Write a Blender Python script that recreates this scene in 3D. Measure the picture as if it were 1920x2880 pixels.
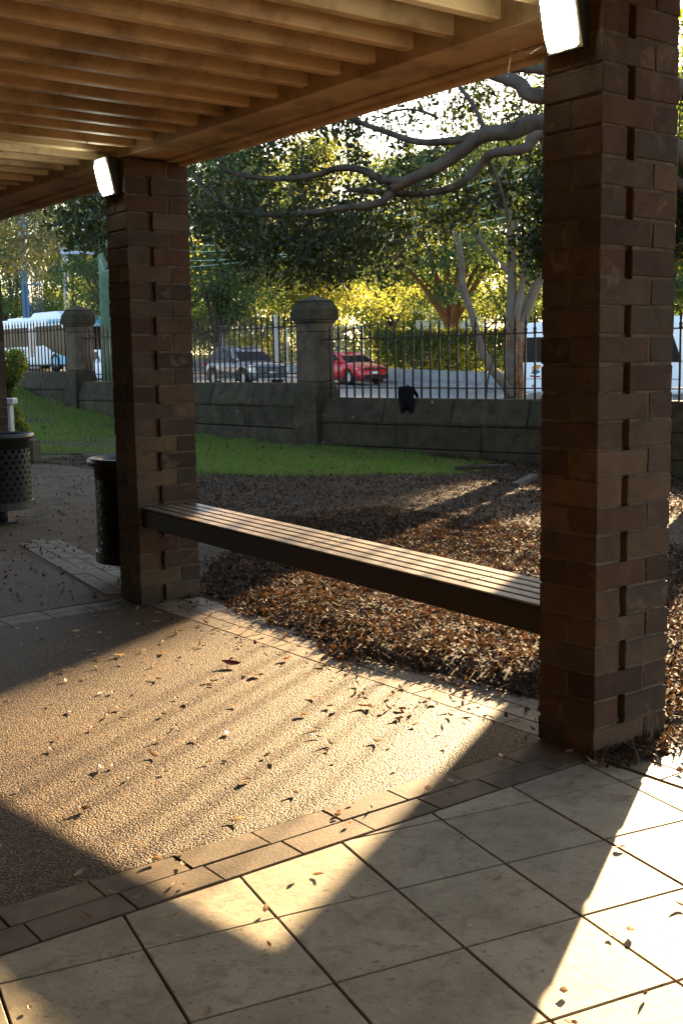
import bpy, bmesh, math, random
import numpy as np
from mathutils import Vector, Matrix
R = math.radians
for o in list(bpy.data.objects): bpy.data.objects.remove(o)
scene = bpy.context.scene
COL = scene.collection

# ------------------------------------------------------------------ camera
CAM = np.array([-2.659, -2.243, 1.224]); FPX = 3211.4
HEAD, PITCH, ROLL = R(37.138), R(7.469), R(-0.9)
_f = np.array([math.sin(HEAD)*math.cos(PITCH), math.cos(HEAD)*math.cos(PITCH), -math.sin(PITCH)])
_r = np.array([math.cos(HEAD), -math.sin(HEAD), 0.0]); _u = np.cross(_r, _f)
RT = math.cos(ROLL)*_r + math.sin(ROLL)*_u; UP = -math.sin(ROLL)*_r + math.cos(ROLL)*_u; FW = _f
cd = bpy.data.cameras.new('camera'); cam = bpy.data.objects.new('camera', cd); COL.objects.link(cam)
cd.sensor_fit = 'HORIZONTAL'; cd.sensor_width = 24.0; cd.lens = 24.0*FPX/1920
cd.clip_start = 0.05; cd.clip_end = 3000
m = Matrix.Identity(4)
for i in range(3):
    m[i][0], m[i][1], m[i][2], m[i][3] = RT[i], UP[i], -FW[i], CAM[i]
cam.matrix_world = m
scene.camera = cam
scene.render.resolution_x, scene.render.resolution_y = 682, 1024

# ------------------------------------------------------------------ sky, sun, exposure
SUN_AZ, SUN_EL = 60.5, 11.6          # azimuth from +Y towards +X
w = bpy.data.worlds.new('World'); scene.world = w; w.use_nodes = True
nt = w.node_tree; nt.nodes.clear()
sky = nt.nodes.new('ShaderNodeTexSky'); sky.sky_type = 'NISHITA'; sky.sun_disc = False
sky.sun_elevation = R(SUN_EL); sky.sun_rotation = R(SUN_AZ); sky.dust_density = 1.0; sky.air_density = 0.8; sky.ozone_density = 0.6
bg = nt.nodes.new('ShaderNodeBackground'); bg.inputs['Strength'].default_value = 0.055
out = nt.nodes.new('ShaderNodeOutputWorld')
nt.links.new(sky.outputs[0], bg.inputs[0]); nt.links.new(bg.outputs[0], out.inputs[0])
sl = bpy.data.lights.new('sun', 'SUN'); sun = bpy.data.objects.new('sun', sl); COL.objects.link(sun)
sl.energy = 5.0; sl.angle = R(0.5); sl.color = (1.0, 0.72, 0.40)
SUNV = Vector((math.sin(R(SUN_AZ))*math.cos(R(SUN_EL)), math.cos(R(SUN_AZ))*math.cos(R(SUN_EL)), math.sin(R(SUN_EL))))
sun.rotation_euler = (-SUNV).to_track_quat('-Z', 'Y').to_euler()
vs = scene.view_settings
vs.view_transform = 'Standard'; vs.look = 'None'; vs.gamma = 1.0; vs.use_curve_mapping = False
vs.exposure = 3.5
scene.render.engine = 'CYCLES'
scene.cycles.max_bounces = 7; scene.cycles.diffuse_bounces = 4; scene.cycles.transparent_max_bounces = 12

rng = np.random.default_rng(7); random.seed(7)

# ------------------------------------------------------------------ helpers
def at(xv, yv, d):                    # point of the photograph (1568 px wide) at depth d
    return CAM + d*(FW + (xv*1.2245-960)/FPX*RT - (yv*1.2245-1440)/FPX*UP)
def smooth(a, b, x):
    t = np.clip((np.asarray(x, float)-a)/(b-a), 0, 1); return t*t*(3-2*t)
def gh(x, y):                         # terrain height
    x = np.asarray(x, float); y = np.asarray(y, float)
    yy = np.clip(y, 13, 22.5)
    bank = .8*((yy-13)/9)**2 + np.clip(y-22.5, 0, 60)*.02
    g = bank*smooth(2.2, 6, x)
    g = g - .035*np.clip(12-y, 0, 25)*smooth(5, 8.5, x)
    t = np.clip(y, -40, 64)-22
    road = -.15 + .02*t + np.where(t > 0, .00028*t*t, 0)
    k = smooth(8.8, 12.2, x)
    g = g*(1-k) + road*k
    g = g + .12*smooth(31.0, 31.05, x) + .02*np.clip(x-34, 0, 60)*smooth(33, 36, x) + .40*smooth(33.35, 33.45, x)
    return g
def link(o, parent=None):
    COL.objects.link(o)
    if parent is not None: o.parent = parent
    return o
def tag(o, label=None, cat=None, group=None, kind=None):
    if label: o['label'] = label
    if cat: o['category'] = cat
    if group: o['group'] = group
    if kind: o['kind'] = kind
    return o
def thing(name, label, cat, loc=(0, 0, 0), rz=0.0, group=None):
    o = bpy.data.objects.new(name, None); COL.objects.link(o); o.location = loc; o.rotation_euler[2] = rz
    o.empty_display_size = .1
    return tag(o, label, cat, group)
def np_mesh(name, V, F, mat=None, smooth_=False):
    V = np.asarray(V, np.float32); F = np.asarray(F, np.int32)
    me = bpy.data.meshes.new(name)
    me.vertices.add(len(V)); me.vertices.foreach_set('co', V.ravel())
    n, k = F.shape
    me.loops.add(n*k); me.loops.foreach_set('vertex_index', F.ravel())
    me.polygons.add(n); me.polygons.foreach_set('loop_start', np.arange(0, n*k, k, dtype=np.int32))
    me.update(calc_edges=True)
    if smooth_: me.polygons.foreach_set('use_smooth', np.ones(n, bool))
    if mat: me.materials.append(mat)
    return me
def obj(name, me, parent=None, loc=(0, 0, 0), rot=(0, 0, 0)):
    o = bpy.data.objects.new(name, me); o.location = loc; o.rotation_euler = rot
    return link(o, parent)
class MB:
    """collects shapes, builds one mesh"""
    def __init__(s): s.v = []; s.f = []
    def add(s, V, F):
        n = len(s.v); s.v += [tuple(map(float, p)) for p in V]; s.f += [tuple(i+n for i in q) for q in F]; return s
    def box(s, x0, x1, y0, y1, z0, z1):
        V = [(x, y, z) for z in (z0, z1) for y in (y0, y1) for x in (x0, x1)]
        return s.add(V, [(0, 2, 3, 1), (4, 5, 7, 6), (0, 1, 5, 4), (2, 6, 7, 3), (0, 4, 6, 2), (1, 3, 7, 5)])
    def tube(s, pts, rad, n=8, cap=True):
        P = [Vector(p) for p in pts]; N = len(P)
        if not hasattr(rad, '__len__'): rad = [rad]*N
        V = []; up = None
        for i in range(N):
            t = (P[min(i+1, N-1)]-P[max(i-1, 0)]).normalized()
            if up is None:
                up = t.orthogonal().normalized()
            up = (up - t*up.dot(t)); up = up.normalized() if up.length > 1e-6 else t.orthogonal().normalized()
            b = t.cross(up)
            for k in range(n):
                a = 2*math.pi*k/n
                V.append(P[i] + (up*math.cos(a)+b*math.sin(a))*rad[i])
        F = [(i*n+k, i*n+(k+1) % n, (i+1)*n+(k+1) % n, (i+1)*n+k) for i in range(N-1) for k in range(n)]
        if cap:
            F.append(tuple(range(n-1, -1, -1))); F.append(tuple((N-1)*n+k for k in range(n)))
        return s.add(V, F)
    def lathe(s, prof, n=24, c=(0, 0, 0), rot0=0.0):
        V = []
        for r, z in prof:
            for k in range(n):
                a = 2*math.pi*k/n+rot0
                V.append((c[0]+r*math.cos(a), c[1]+r*math.sin(a), c[2]+z))
        m_ = len(prof)
        F = [(i*n+k, i*n+(k+1) % n, (i+1)*n+(k+1) % n, (i+1)*n+k) for i in range(m_-1) for k in range(n)]
        return s.add(V, F)
    def prism(s, poly, z0, z1):
        n = len(poly)
        V = [(p[0], p[1], z0) for p in poly]+[(p[0], p[1], z1) for p in poly]
        F = [tuple(range(n-1, -1, -1)), tuple(range(n, 2*n))]+[(i, (i+1) % n, n+(i+1) % n, n+i) for i in range(n)]
        return s.add(V, F)
    def mesh(s, name, mat, smooth_=False, bevel=0, seg=1):
        me = bpy.data.meshes.new(name); me.from_pydata(s.v, [], s.f)
        if bevel:
            bm = bmesh.new(); bm.from_mesh(me)
            bmesh.ops.recalc_face_normals(bm, faces=bm.faces)
            bmesh.ops.bevel(bm, geom=[e for e in bm.edges if len(e.link_faces) == 2 and e.calc_face_angle(0) > .5],
                            offset=bevel, segments=seg, affect='EDGES', profile=.6)
            bm.to_mesh(me); bm.free()
        if smooth_:
            for p in me.polygons: p.use_smooth = True
        me.materials.append(mat); me.update()
        return me
    def build(s, name, mat, parent=None, smooth_=False, bevel=0, seg=1, loc=(0, 0, 0), rot=(0, 0, 0)):
        return obj(name, s.mesh(name, mat, smooth_, bevel, seg), parent, loc, rot)

# ------------------------------------------------------------------ materials
def nodes(name):
    m_ = bpy.data.materials.new(name); m_.use_nodes = True
    n = m_.node_tree; b = n.nodes['Principled BSDF']
    return m_, n, b
def ramp(n, fac, stops):
    r_ = n.nodes.new('ShaderNodeValToRGB'); e = r_.color_ramp.elements
    while len(e) < len(stops): e.new(.5)
    for q, (p, c) in zip(e, stops):
        q.position = p; q.color = (*c, 1) if len(c) == 3 else c
    n.links.new(fac, r_.inputs[0]); return r_.outputs[0]
def pos(n):
    return n.nodes.new('ShaderNodeNewGeometry').outputs['Position']
def noise(n, scale, detail=4, rough=.6, vec=None, dist=0):
    t = n.nodes.new('ShaderNodeTexNoise'); t.inputs['Scale'].default_value = scale
    t.inputs['Detail'].default_value = detail; t.inputs['Roughness'].default_value = rough; t.inputs['Distortion'].default_value = dist
    n.links.new(vec if vec is not None else pos(n), t.inputs['Vector']); return t.outputs['Fac']
def mix(n, fac, a, b, mode='MIX'):
    x = n.nodes.new('ShaderNodeMix'); x.data_type = 'RGBA'; x.blend_type = mode
    for s_, v in ((x.inputs[0], fac), (x.inputs[6], a), (x.inputs[7], b)):
        if isinstance(v, (int, float)): s_.default_value = v
        elif isinstance(v, tuple): s_.default_value = (*v, 1) if len(v) == 3 else v
        else: n.links.new(v, s_)
    return x.outputs[2]
def bump(n, b, h, strength=.5, dist=.01):
    x = n.nodes.new('ShaderNodeBump'); x.inputs['Strength'].default_value = strength; x.inputs['Distance'].default_value = dist
    n.links.new(h, x.inputs['Height']); n.links.new(x.outputs[0], b.inputs['Normal']); return x
def simple(name, c, rough=.5, metal=0, spec=.5, emit=None, es=1.0):
    m_, n, b = nodes(name)
    b.inputs['Base Color'].default_value = (*c, 1); b.inputs['Roughness'].default_value = rough; b.inputs['Metallic'].default_value = metal
    b.inputs['Specular IOR Level'].default_value = spec
    if emit: b.inputs['Emission Color'].default_value = (*emit, 1); b.inputs['Emission Strength'].default_value = es
    return m_
def noisy(name, c1, c2, scale=8, rough=.8, bstr=.4, bscale=60, bdist=.004, objrand=0., c3=None, s3=2., spec=.3, metal=0):
    """two tone noise + optional large stains + per object tone + bump"""
    m_, n, b = nodes(name)
    col = ramp(n, noise(n, scale, 6), [(.3, c1), (.7, c2)])
    if c3: col = mix(n, ramp(n, noise(n, s3, 5, .65), [(.48, (0, 0, 0)), (.66, (1, 1, 1))]), col, c3)
    if objrand:
        oi = n.nodes.new('ShaderNodeObjectInfo')
        g = ramp(n, oi.outputs['Random'], [(0, (1-objrand,)*3), (1, (1+objrand*.6, 1+objrand*.5, 1+objrand*.4))])
        col = mix(n, 1., col, g, 'MULTIPLY')
    n.links.new(col, b.inputs['Base Color']); b.inputs['Roughness'].default_value = rough
    b.inputs['Specular IOR Level'].default_value = spec; b.inputs['Metallic'].default_value = metal
    if bstr: bump(n, b, noise(n, bscale, 5, .7), bstr, bdist)
    return m_
def leafmat(name, stops, trans=.5, tcol=(.35, .4, .03), rough=.45, spec=.5):
    m_, n, b = nodes(name)
    g = n.nodes.new('ShaderNodeNewGeometry')
    c = ramp(n, g.outputs['Random Per Island'], stops)
    n.links.new(c, b.inputs['Base Color']); b.inputs['Roughness'].default_value = rough; b.inputs['Specular IOR Level'].default_value = spec
    if trans:
        t = n.nodes.new('ShaderNodeBsdfTranslucent')
        tc = mix(n, .75, c, tcol); n.links.new(tc, t.inputs['Color'])
        x = n.nodes.new('ShaderNodeMixShader'); x.inputs[0].default_value = trans
        n.links.new(b.outputs[0], x.inputs[1]); n.links.new(t.outputs[0], x.inputs[2])
        n.links.new(x.outputs[0], n.nodes['Material Output'].inputs[0])
    return m_
M = {}
# brick: grey-brown cement face, tone per brick, soot and pale scuffs
m_, n, b = nodes('brick'); P_ = pos(n)
oi = n.nodes.new('ShaderNodeObjectInfo')
base = ramp(n, oi.outputs['Random'], [(0, (.045, .029, .019)), (.2, (.105, .053, .028)), (.45, (.070, .050, .035)), (.7, (.115, .070, .040)), (.85, (.074, .056, .042)), (1, (.165, .10, .054))])
col = mix(n, ramp(n, noise(n, 9, 6), [(.35, (.55,)*3), (.7, (1.15,)*3)]), (0, 0, 0), base)
col = mix(n, ramp(n, noise(n, 9, 6), [(.3, (0,)*3), (.75, (1,)*3)]), mix(n, 1., base, (.62, .6, .58), 'MULTIPLY'), mix(n, 1., base, (1.2, 1.16, 1.1), 'MULTIPLY'))
col = mix(n, ramp(n, noise(n, 260, 2), [(.48, (0,)*3), (.66, (.8,)*3)]), col, mix(n, 1., base, (.38, .36, .34), 'MULTIPLY'))
col = mix(n, ramp(n, noise(n, 6, 8, .75, dist=.6), [(.57, (0,)*3), (.66, (.6,)*3)]), col, (.17, .118, .072))
n.links.new(col, b.inputs['Base Color']); b.inputs['Roughness'].default_value = .9; b.inputs['Specular IOR Level'].default_value = .25
bump(n, b, noise(n, 120, 8, .8), 1., .006); M['brick'] = m_
M['mortar'] = noisy('mortar', (.055, .042, .030), (.14, .108, .078), 14, .95, .6, 120, .004, spec=.1)
M['paint'] = noisy('cream_paint', (.53, .35, .175), (.63, .43, .22), 5, .6, .3, 40, .002, .14, (.28, .175, .085), 3.2, spec=.35)
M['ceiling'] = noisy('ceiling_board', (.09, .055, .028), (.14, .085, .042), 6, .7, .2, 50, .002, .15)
M['roofsheet'] = simple('roof_sheet', (.25, .25, .25), .5)
# tiles
m_, n, b = nodes('floor_tile'); oi = n.nodes.new('ShaderNodeObjectInfo')
c = ramp(n, noise(n, 5, 8, .7), [(.3, (.20, .165, .112)), (.55, (.31, .262, .184)), (.75, (.36, .308, .222))])
c = mix(n, 1., c, ramp(n, oi.outputs['Random'], [(0, (.88, .87, .85)), (1, (1.06, 1.05, 1.02))]), 'MULTIPLY')
c = mix(n, ramp(n, noise(n, 55, 4, .6), [(.60, (0,)*3), (.68, (.9,)*3)]), c, (.13, .10, .065))
c = mix(n, ramp(n, noise(n, 13, 6, .7, dist=1.), [(.50, (0,)*3), (.68, (.75,)*3)]), c, (.165, .132, .09))
n.links.new(c, b.inputs['Base Color']); b.inputs['Roughness'].default_value = .7; b.inputs['Specular IOR Level'].default_value = .2
bump(n, b, noise(n, 38, 6, .65), .35, .004); M['tile'] = m_
M['joint'] = noisy('tile_joint', (.05, .037, .025), (.085, .064, .044), 20, .95, .4, 100, .003)
# pavers
M['paver'] = noisy('paver', (.10, .070, .043), (.16, .116, .074), 9, .6, .5, 120, .003, .18, (.08, .055, .036), 7., spec=.12)
M['paver_pale'] = noisy('paver_pale', (.17, .122, .074), (.25, .188, .12), 9, .55, .5, 120, .003, .15, (.13, .092, .056), 6., spec=.15)
# exposed aggregate
m_, n, b = nodes('aggregate')
vo = n.nodes.new('ShaderNodeTexVoronoi'); vo.inputs['Scale'].default_value = 175; vo.inputs['Randomness'].default_value = 1
n.links.new(pos(n), vo.inputs['Vector'])
sepc = n.nodes.new('ShaderNodeSeparateColor'); n.links.new(vo.outputs['Color'], sepc.inputs[0])
c = ramp(n, sepc.outputs[0], [(0, (.032, .015, .005)), (.3, (.078, .042, .016)), (.6, (.13, .074, .029)), (1, (.25, .16, .07))])
c = mix(n, ramp(n, vo.outputs['Distance'], [(.35, (0,)*3), (.62, (.85,)*3)]), c, (.022, .013, .008))
c = mix(n, ramp(n, noise(n, 1.7, 6, .65), [(.42, (0,)*3), (.68, (.55,)*3)]), c, mix(n, 1., c, (.45, .37, .3), 'MULTIPLY'))
n.links.new(c, b.inputs['Base Color']); b.inputs['Roughness'].default_value = .62; b.inputs['Specular IOR Level'].default_value = .12
inv = n.nodes.new('ShaderNodeMath'); inv.operation = 'SUBTRACT'; inv.inputs[0].default_value = 1; n.links.new(vo.outputs['Distance'], inv.inputs[1])
bump(n, b, inv.outputs[0], .7, .006); M['agg'] = m_
M['concrete'] = noisy('concrete', (.075, .052, .033), (.13, .096, .064), 6, .95, .6, 70, .004, 0, (.05, .038, .027), 3., spec=.1)
M['dirt'] = noisy('dirt', (.040, .027, .017), (.10, .068, .042), 9, .95, 1., 60, .02, 0, (.05, .042, .03), 1.2, spec=.15)
M['lawn_soil'] = noisy('lawn_soil', (.045, .042, .018), (.075, .072, .028), 6, .95, .8, 50, .02, spec=.1)
M['roadgrass'] = noisy('park_grass', (.11, .14, .025), (.20, .23, .05), .8, .9, .8, 15, .03, spec=.1)
M['asphalt'] = noisy('asphalt', (.15, .15, .15), (.20, .20, .20), 1.5, .5, .4, 30, .006, spec=.5)
M['kerb'] = noisy('kerb_concrete', (.22, .21, .2), (.32, .31, .3), 2, .8, .3, 30, .004)
M['stone'] = noisy('sandstone', (.075, .058, .04), (.14, .108, .075), 4, .9, .8, 22, .015, .2, (.035, .034, .028), 2.2, spec=.2)
M['stone_dark'] = noisy('weathered_stone', (.028, .023, .014), (.088, .070, .044), 5, .92, .9, 26, .015, .2, (.045, .044, .024), 2.6, spec=.2)
# lichen spots on the dark stone
n = M['stone_dark'].node_tree; b = n.nodes['Principled BSDF']; src = b.inputs['Base Color'].links[0].from_socket
c = mix(n, ramp(n, noise(n, 11, 4, .6), [(.69, (0,)*3), (.73, (1,)*3)]), src, (.30, .30, .26)); n.links.new(c, b.inputs['Base Color'])
M['iron'] = noisy('wrought_iron', (.030, .018, .012), (.060, .030, .018), 30, .7, .4, 120, .001, spec=.3)
M['bench'] = noisy('bench_timber', (.19, .14, .09), (.28, .21, .135), 14, .38, .3, 60, .0015, .12, (.11, .085, .06), 8., spec=.6)
M['bench_shaded'] = noisy('bench_fascia', (.012, .008, .005), (.024, .015, .009), 10, .6, .3, 70, .0015, spec=.4)  # shade on the front board is put into its near-black colour
M['binmetal'] = simple('bin_metal', (.007, .0065, .006), .55, .0, .2)
M['binrim'] = simple('bin_rim', (.020, .017, .013), .42, .2)
M['binliner'] = simple('bin_liner', (.01, .01, .01), .7)
M['black'] = simple('black_plastic', (.008, .008, .009), .5)
M['rubber'] = simple('rubber', (.012, .012, .013), .75)
M['glass'] = simple('car_glass', (.008, .010, .011), .2, 0, .1)
M['chrome'] = simple('chrome', (.6, .6, .62), .2, 1)
M['alloy'] = simple('alloy_wheel', (.42, .42, .44), .3, .9)
M['white'] = simple('white_paint', (.86, .88, .90), .3, 0, .5)
M['red'] = simple('red_paint', (.62, .016, .022), .22, 0, .6)
M['brownpaint'] = simple('bronze_paint', (.17, .16, .16), .15, .6, .9)
M['skyblue'] = simple('light_blue_paint', (.14, .48, .68), .35)
M['taillight'] = simple('tail_light', (.45, .01, .01), .25)
M['amber'] = simple('amber_lens', (.6, .22, .02), .25)
M['headlight'] = simple('headlight', (.75, .78, .8), .08, .2)
M['plate'] = simple('number_plate', (.75, .75, .72), .45)
M['greypaint'] = simple('grey_paint', (.30, .29, .28), .6)
M['poster'] = noisy('poster', (.42, .25, .17), (.68, .52, .42), 1.6, .5, 0)
M['pole'] = noisy('green_pole', (.13, .23, .16), (.19, .31, .22), 2., .8, .5, 40, .004, 0, (.10, .16, .10), 1.2)
M['pole_grey'] = noisy('grey_pole', (.30, .31, .28), (.42, .42, .38), 2., .8, .5, 40, .004)
M['steel'] = simple('galvanised', (.42, .45, .48), .45, .5)
M['wire'] = simple('wire', (.42, .60, .58), .5, .2)
M['bluepanel'] = simple('blue_panel', (.035, .115, .22), .45)
M['cloth'] = simple('black_cloth', (.008, .008, .009), .9, 0, .1)
M['bark_fig'] = noisy('fig_bark', (.065, .055, .042), (.125, .108, .085), 6, .85, .7, 45, .006, 0, (.035, .03, .022), 4.)
M['bark_gum'] = noisy('gum_bark', (.13, .105, .08), (.22, .185, .145), 3.5, .85, .6, 25, .008, 0, (.11, .075, .05), 1.6)
M['bark_red'] = noisy('red_bark', (.20, .085, .035), (.34, .16, .07), 3, .9, .8, 10, .03)
M['bark'] = noisy('bark', (.06, .045, .03), (.12, .09, .06), 3, .9, .8, 10, .03)
M['leaf_fig'] = leafmat('fig_leaf', [(0, (.006, .013, .006)), (.5, (.012, .024, .009)), (.85, (.022, .036, .012)), (1, (.05, .065, .018))], .2, (.16, .20, .015), .45, .3)
M['leaf_gum'] = leafmat('gum_leaf', [(0, (.030, .055, .018)), (.6, (.06, .09, .03)), (1, (.11, .12, .03))], .35, (.28, .32, .03))
M['leaf_far'] = leafmat('far_leaf', [(0, (.034, .072, .046)), (.6, (.052, .10, .056)), (1, (.09, .125, .05))], .33, (.24, .32, .055), .6, .2)
M['leaf_sunlit'] = leafmat('sunlit_leaf', [(0, (.05, .085, .02)), (.6, (.09, .12, .02)), (1, (.14, .15, .03))], .42, (.42, .42, .06), .6, .2)  # yellow of sun through far foliage is put into the leaf colour
M['leaf_hedge'] = leafmat('hedge_leaf', [(0, (.012, .028, .010)), (.6, (.024, .05, .014)), (1, (.06, .09, .02))], .4, (.42, .46, .03), .5, .35)
M['grass'] = leafmat('grass_blade', [(0, (.06, .14, .016)), (.6, (.115, .23, .024)), (1, (.26, .28, .07))], .35, (.12, .25, .02), .6, .25)
n = M['grass'].node_tree; b = n.nodes['Principled BSDF']; src = b.inputs['Base Color'].links[0].from_socket
c = mix(n, ramp(n, noise(n, 1.6, 5, .6), [(.44, (0,)*3), (.60, (.85,)*3)]), src, (.24, .19, .075)); n.links.new(c, b.inputs['Base Color'])
M['chips'] = leafmat('mulch_chip', [(0, (.014, .008, .005)), (.45, (.042, .024, .013)), (.8, (.09, .053, .029)), (1, (.22, .16, .11))], .06, (.4, .18, .06), .8, .06)
m_, n, b = nodes('dry_leaf'); oi = n.nodes.new('ShaderNodeObjectInfo')
c = ramp(n, oi.outputs['Random'], [(0, (.12, .06, .026)), (.3, (.30, .18, .085)), (.7, (.46, .32, .18)), (1, (.58, .44, .27))])
n.links.new(c, b.inputs['Base Color']); b.inputs['Roughness'].default_value = .6
t_ = n.nodes.new('ShaderNodeBsdfTranslucent'); n.links.new(c, t_.inputs['Color']); x_ = n.nodes.new('ShaderNodeMixShader'); x_.inputs[0].default_value = .35
n.links.new(b.outputs[0], x_.inputs[1]); n.links.new(t_.outputs[0], x_.inputs[2]); n.links.new(x_.outputs[0], n.nodes['Material Output'].inputs[0])
M['dryleaf'] = m_
M['redleaf'] = simple('red_leaf', (.30, .03, .015), .5)
M['stick'] = noisy('old_timber', (.035, .029, .022), (.07, .058, .045), 8, .9, .6, 50, .004)
# ------------------------------------------------------------------ terrain, road, paths
def axis(parts):
    r_ = []
    for a, b_, n_ in parts: r_ += list(np.linspace(a, b_, n_, endpoint=False))
    return np.array(r_+[parts[-1][1]])
gx = axis([(-300, -20, 8), (-20, 0, 6), (0, 13, 40), (13, 31, 8), (31.0, 33.3, 2), (33.3, 33.5, 2), (33.5, 60, 12), (60, 900, 12)])
gy = axis([(-300, -20, 8), (-20, 0, 10), (0, 30, 60), (30, 70, 20), (70, 900, 14)])
def grid_obj(name, xs, ys, zf, mat, kind='structure', **kw):
    X, Y = np.meshgrid(xs, ys); Z = zf(X, Y)
    V = np.stack([X, Y, Z], -1).reshape(-1, 3); nx = len(xs)
    i = np.arange(len(ys)-1)[:, None]*nx+np.arange(nx-1)[None]
    F = np.stack([i, i+1, i+nx+1, i+nx], -1).reshape(-1, 4)
    return tag(obj(name, np_mesh(name, V, F, mat, True)), kind=kind, **kw)
grid_obj('ground', gx, gy, lambda x, y: gh(x, y)-.03-.05*(1-smooth(.25, .8, x)), M['dirt'])
ry = axis([(-60, 20, 10), (20, 70, 30), (70, 260, 12)])
grid_obj('road', np.linspace(13.4, 30.9, 6), ry, lambda x, y: gh(14+0*x, y)-.02, M['asphalt'])
mb = MB()
for xk, s_ in ((13.25, 1), (30.9, -1)):
    for a, b_ in zip(ry[:-1], ry[1:]):
        za, zb = float(gh(14, a)), float(gh(14, b_))
        V = [(xk, a, za-.1), (xk+.16, a, za-.1), (xk+.16, b_, zb-.1), (xk, b_, zb-.1), (xk, a, za+.1), (xk+.15, a, za+.1), (xk+.15, b_, zb+.1), (xk, b_, zb+.1)]
        mb.add(V, [(4, 5, 6, 7), (0, 4, 7, 3), (1, 2, 6, 5)])
tag(mb.build('kerb', M['kerb']), kind='structure')
grid_obj('footpath', np.array([31.05, 33.3]), ry, lambda x, y: gh(14+0*x, y)+.105, M['kerb'])
grid_obj('verge', np.linspace(9.2, 13.2, 5), ry, lambda x, y: np.where(x > 12, gh(14+0*x, y)+.09, gh(x, y)+.01), M['lawn_soil'])
grid_obj('park', axis([(33.6, 60, 12), (60, 300, 10)]), axis([(-20, 30, 8), (30, 90, 20), (90, 400, 10)]), lambda x, y: gh(x, y)+.0, M['roadgrass'])
# low retaining wall behind the far footpath, in blocks
rw = thing('retaining_wall', 'low grey block retaining wall under the ivy hedge across the road', 'wall')
yy = 14.
while yy < 75:
    L = 1.15; z = float(gh(14, yy+.5))
    MB().box(33.28, 33.60, yy+.01, yy+L-.01, z-.1, z+.56).build('block', M['kerb'], rw, bevel=.015); yy += L
# painted lane dashes
ln = thing('lane_marking', 'white dashed lane line painted on the asphalt road', 'road marking')
for k, y0 in enumerate(np.arange(-10, 110, 9.)):
    z0, z1 = float(gh(14, y0)), float(gh(14, y0+3))
    MB().add([(22.2, y0, z0-.012), (22.32, y0, z0-.012), (22.32, y0+3, z1-.012), (22.2, y0+3, z1-.012)], [(0, 1, 2, 3)]).build('dash', M['white'], ln)
# concrete path behind the far column
mb = MB(); mb.prism([(.3, 3.25), (.7, 3.1), (1.5, 4.2), (2.5, 6.5), (3.3, 9), (3.95, 11.1), (3.9, 12.2), (3.5, 13.2), (2, 13.6), (-3.4, 13.6), (-3.4, 5.35), (.4, 5.35)], -.04, -.006)
tag(mb.build('concrete_path', M['concrete']), kind='structure')
tag(MB().prism([(-3.6, .20), (.02, .20), (.02, 3.0), (-3.6, 2.9)], -.05, 0.0).build('aggregate_paving', M['agg']), kind='structure')
tag(MB().prism([(-3.6, 3.1), (-.05, 3.23), (.21, 5.35), (-3.6, 5.35)], -.05, -.002).build('aggregate_path', M['agg']), kind='structure')
M['sand'] = noisy('joint_sand', (.06, .044, .028), (.11, .08, .052), 30, .95, .5, 120, .003, spec=.1)
# mortar beds
tag(MB().box(-3.8, 0, -4.2, 0, -.06, -.010).build('tile_bed', M['joint']), kind='structure')
tag(MB().prism([(-3.6, 0), (.40, 0), (.40, 3.0), (.6, 5.4), (.12, 5.4), (-.08, 3.25), (-3.6, 3.12), (-3.6, 2.88), (.0, 2.99), (.0, .2), (-3.6, .2)], -.06, -.005).build('paver_bed', M['sand']), kind='structure')
tag(MB().box(.0, .75, -4.2, -.0, -.06, -.005).build('outer_paver_bed', M['sand']), kind='structure')

# tiles: 300 mm grid turned 11.7 degrees, cut along the pavers
def clip_poly(poly, axis_, lim, keep_less=True):
    outp = []
    for i in range(len(poly)):
        p, q_ = poly[i], poly[(i+1) % len(poly)]
        a = (p[axis_] <= lim) if keep_less else (p[axis_] >= lim); b_ = (q_[axis_] <= lim) if keep_less else (q_[axis_] >= lim)
        if a: outp.append(p)
        if a != b_:
            t = (lim-p[axis_])/(q_[axis_]-p[axis_]); outp.append(tuple(p[k]+t*(q_[k]-p[k]) for k in (0, 1)))
    return outp
def area(poly): return .5*abs(sum(poly[i][0]*poly[(i+1) % len(poly)][1]-poly[(i+1) % len(poly)][0]*poly[i][1] for i in range(len(poly))))
tf = thing('tiled_floor', None, None); del_keys = [k for k in ('label', 'category') if k in tf]
tag(tf, kind='structure')
th = R(-11.7); ex = (math.cos(th), math.sin(th)); ey = (-math.sin(th), math.cos(th)); S = .302; g_ = .0027
tile_n = 0
for i in range(-12, 4):
    for j in range(-12, 4):
        c_ = [(i+a, j+b_) for a, b_ in ((0, 0), (1, 0), (1, 1), (0, 1))]
        ins = [(g_, g_), (-g_, g_), (-g_, -g_), (g_, -g_)]
        poly = [(-.386+ex[0]*(u*S+du)+ey[0]*(v*S+dv), -.12+ex[1]*(u*S+du)+ey[1]*(v*S+dv)) for (u, v), (du, dv) in zip(c_, ins)]
        poly = clip_poly(poly, 0, -.006); poly = clip_poly(poly, 1, -.006) if poly else poly
        if len(poly) < 3 or area(poly) < .0006: continue
        cx_, cy_ = np.mean([p[0] for p in poly]), np.mean([p[1] for p in poly])
        if cx_ < -3.1 or cy_ < -3.0: continue
        dz = random.uniform(-.0008, .0008)
        MB().prism([(p[0]-cx_, p[1]-cy_) for p in poly], -.014, dz).build('tile', M['tile'], tf, bevel=.0018, loc=(cx_, cy_, 0)); tile_n += 1
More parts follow.
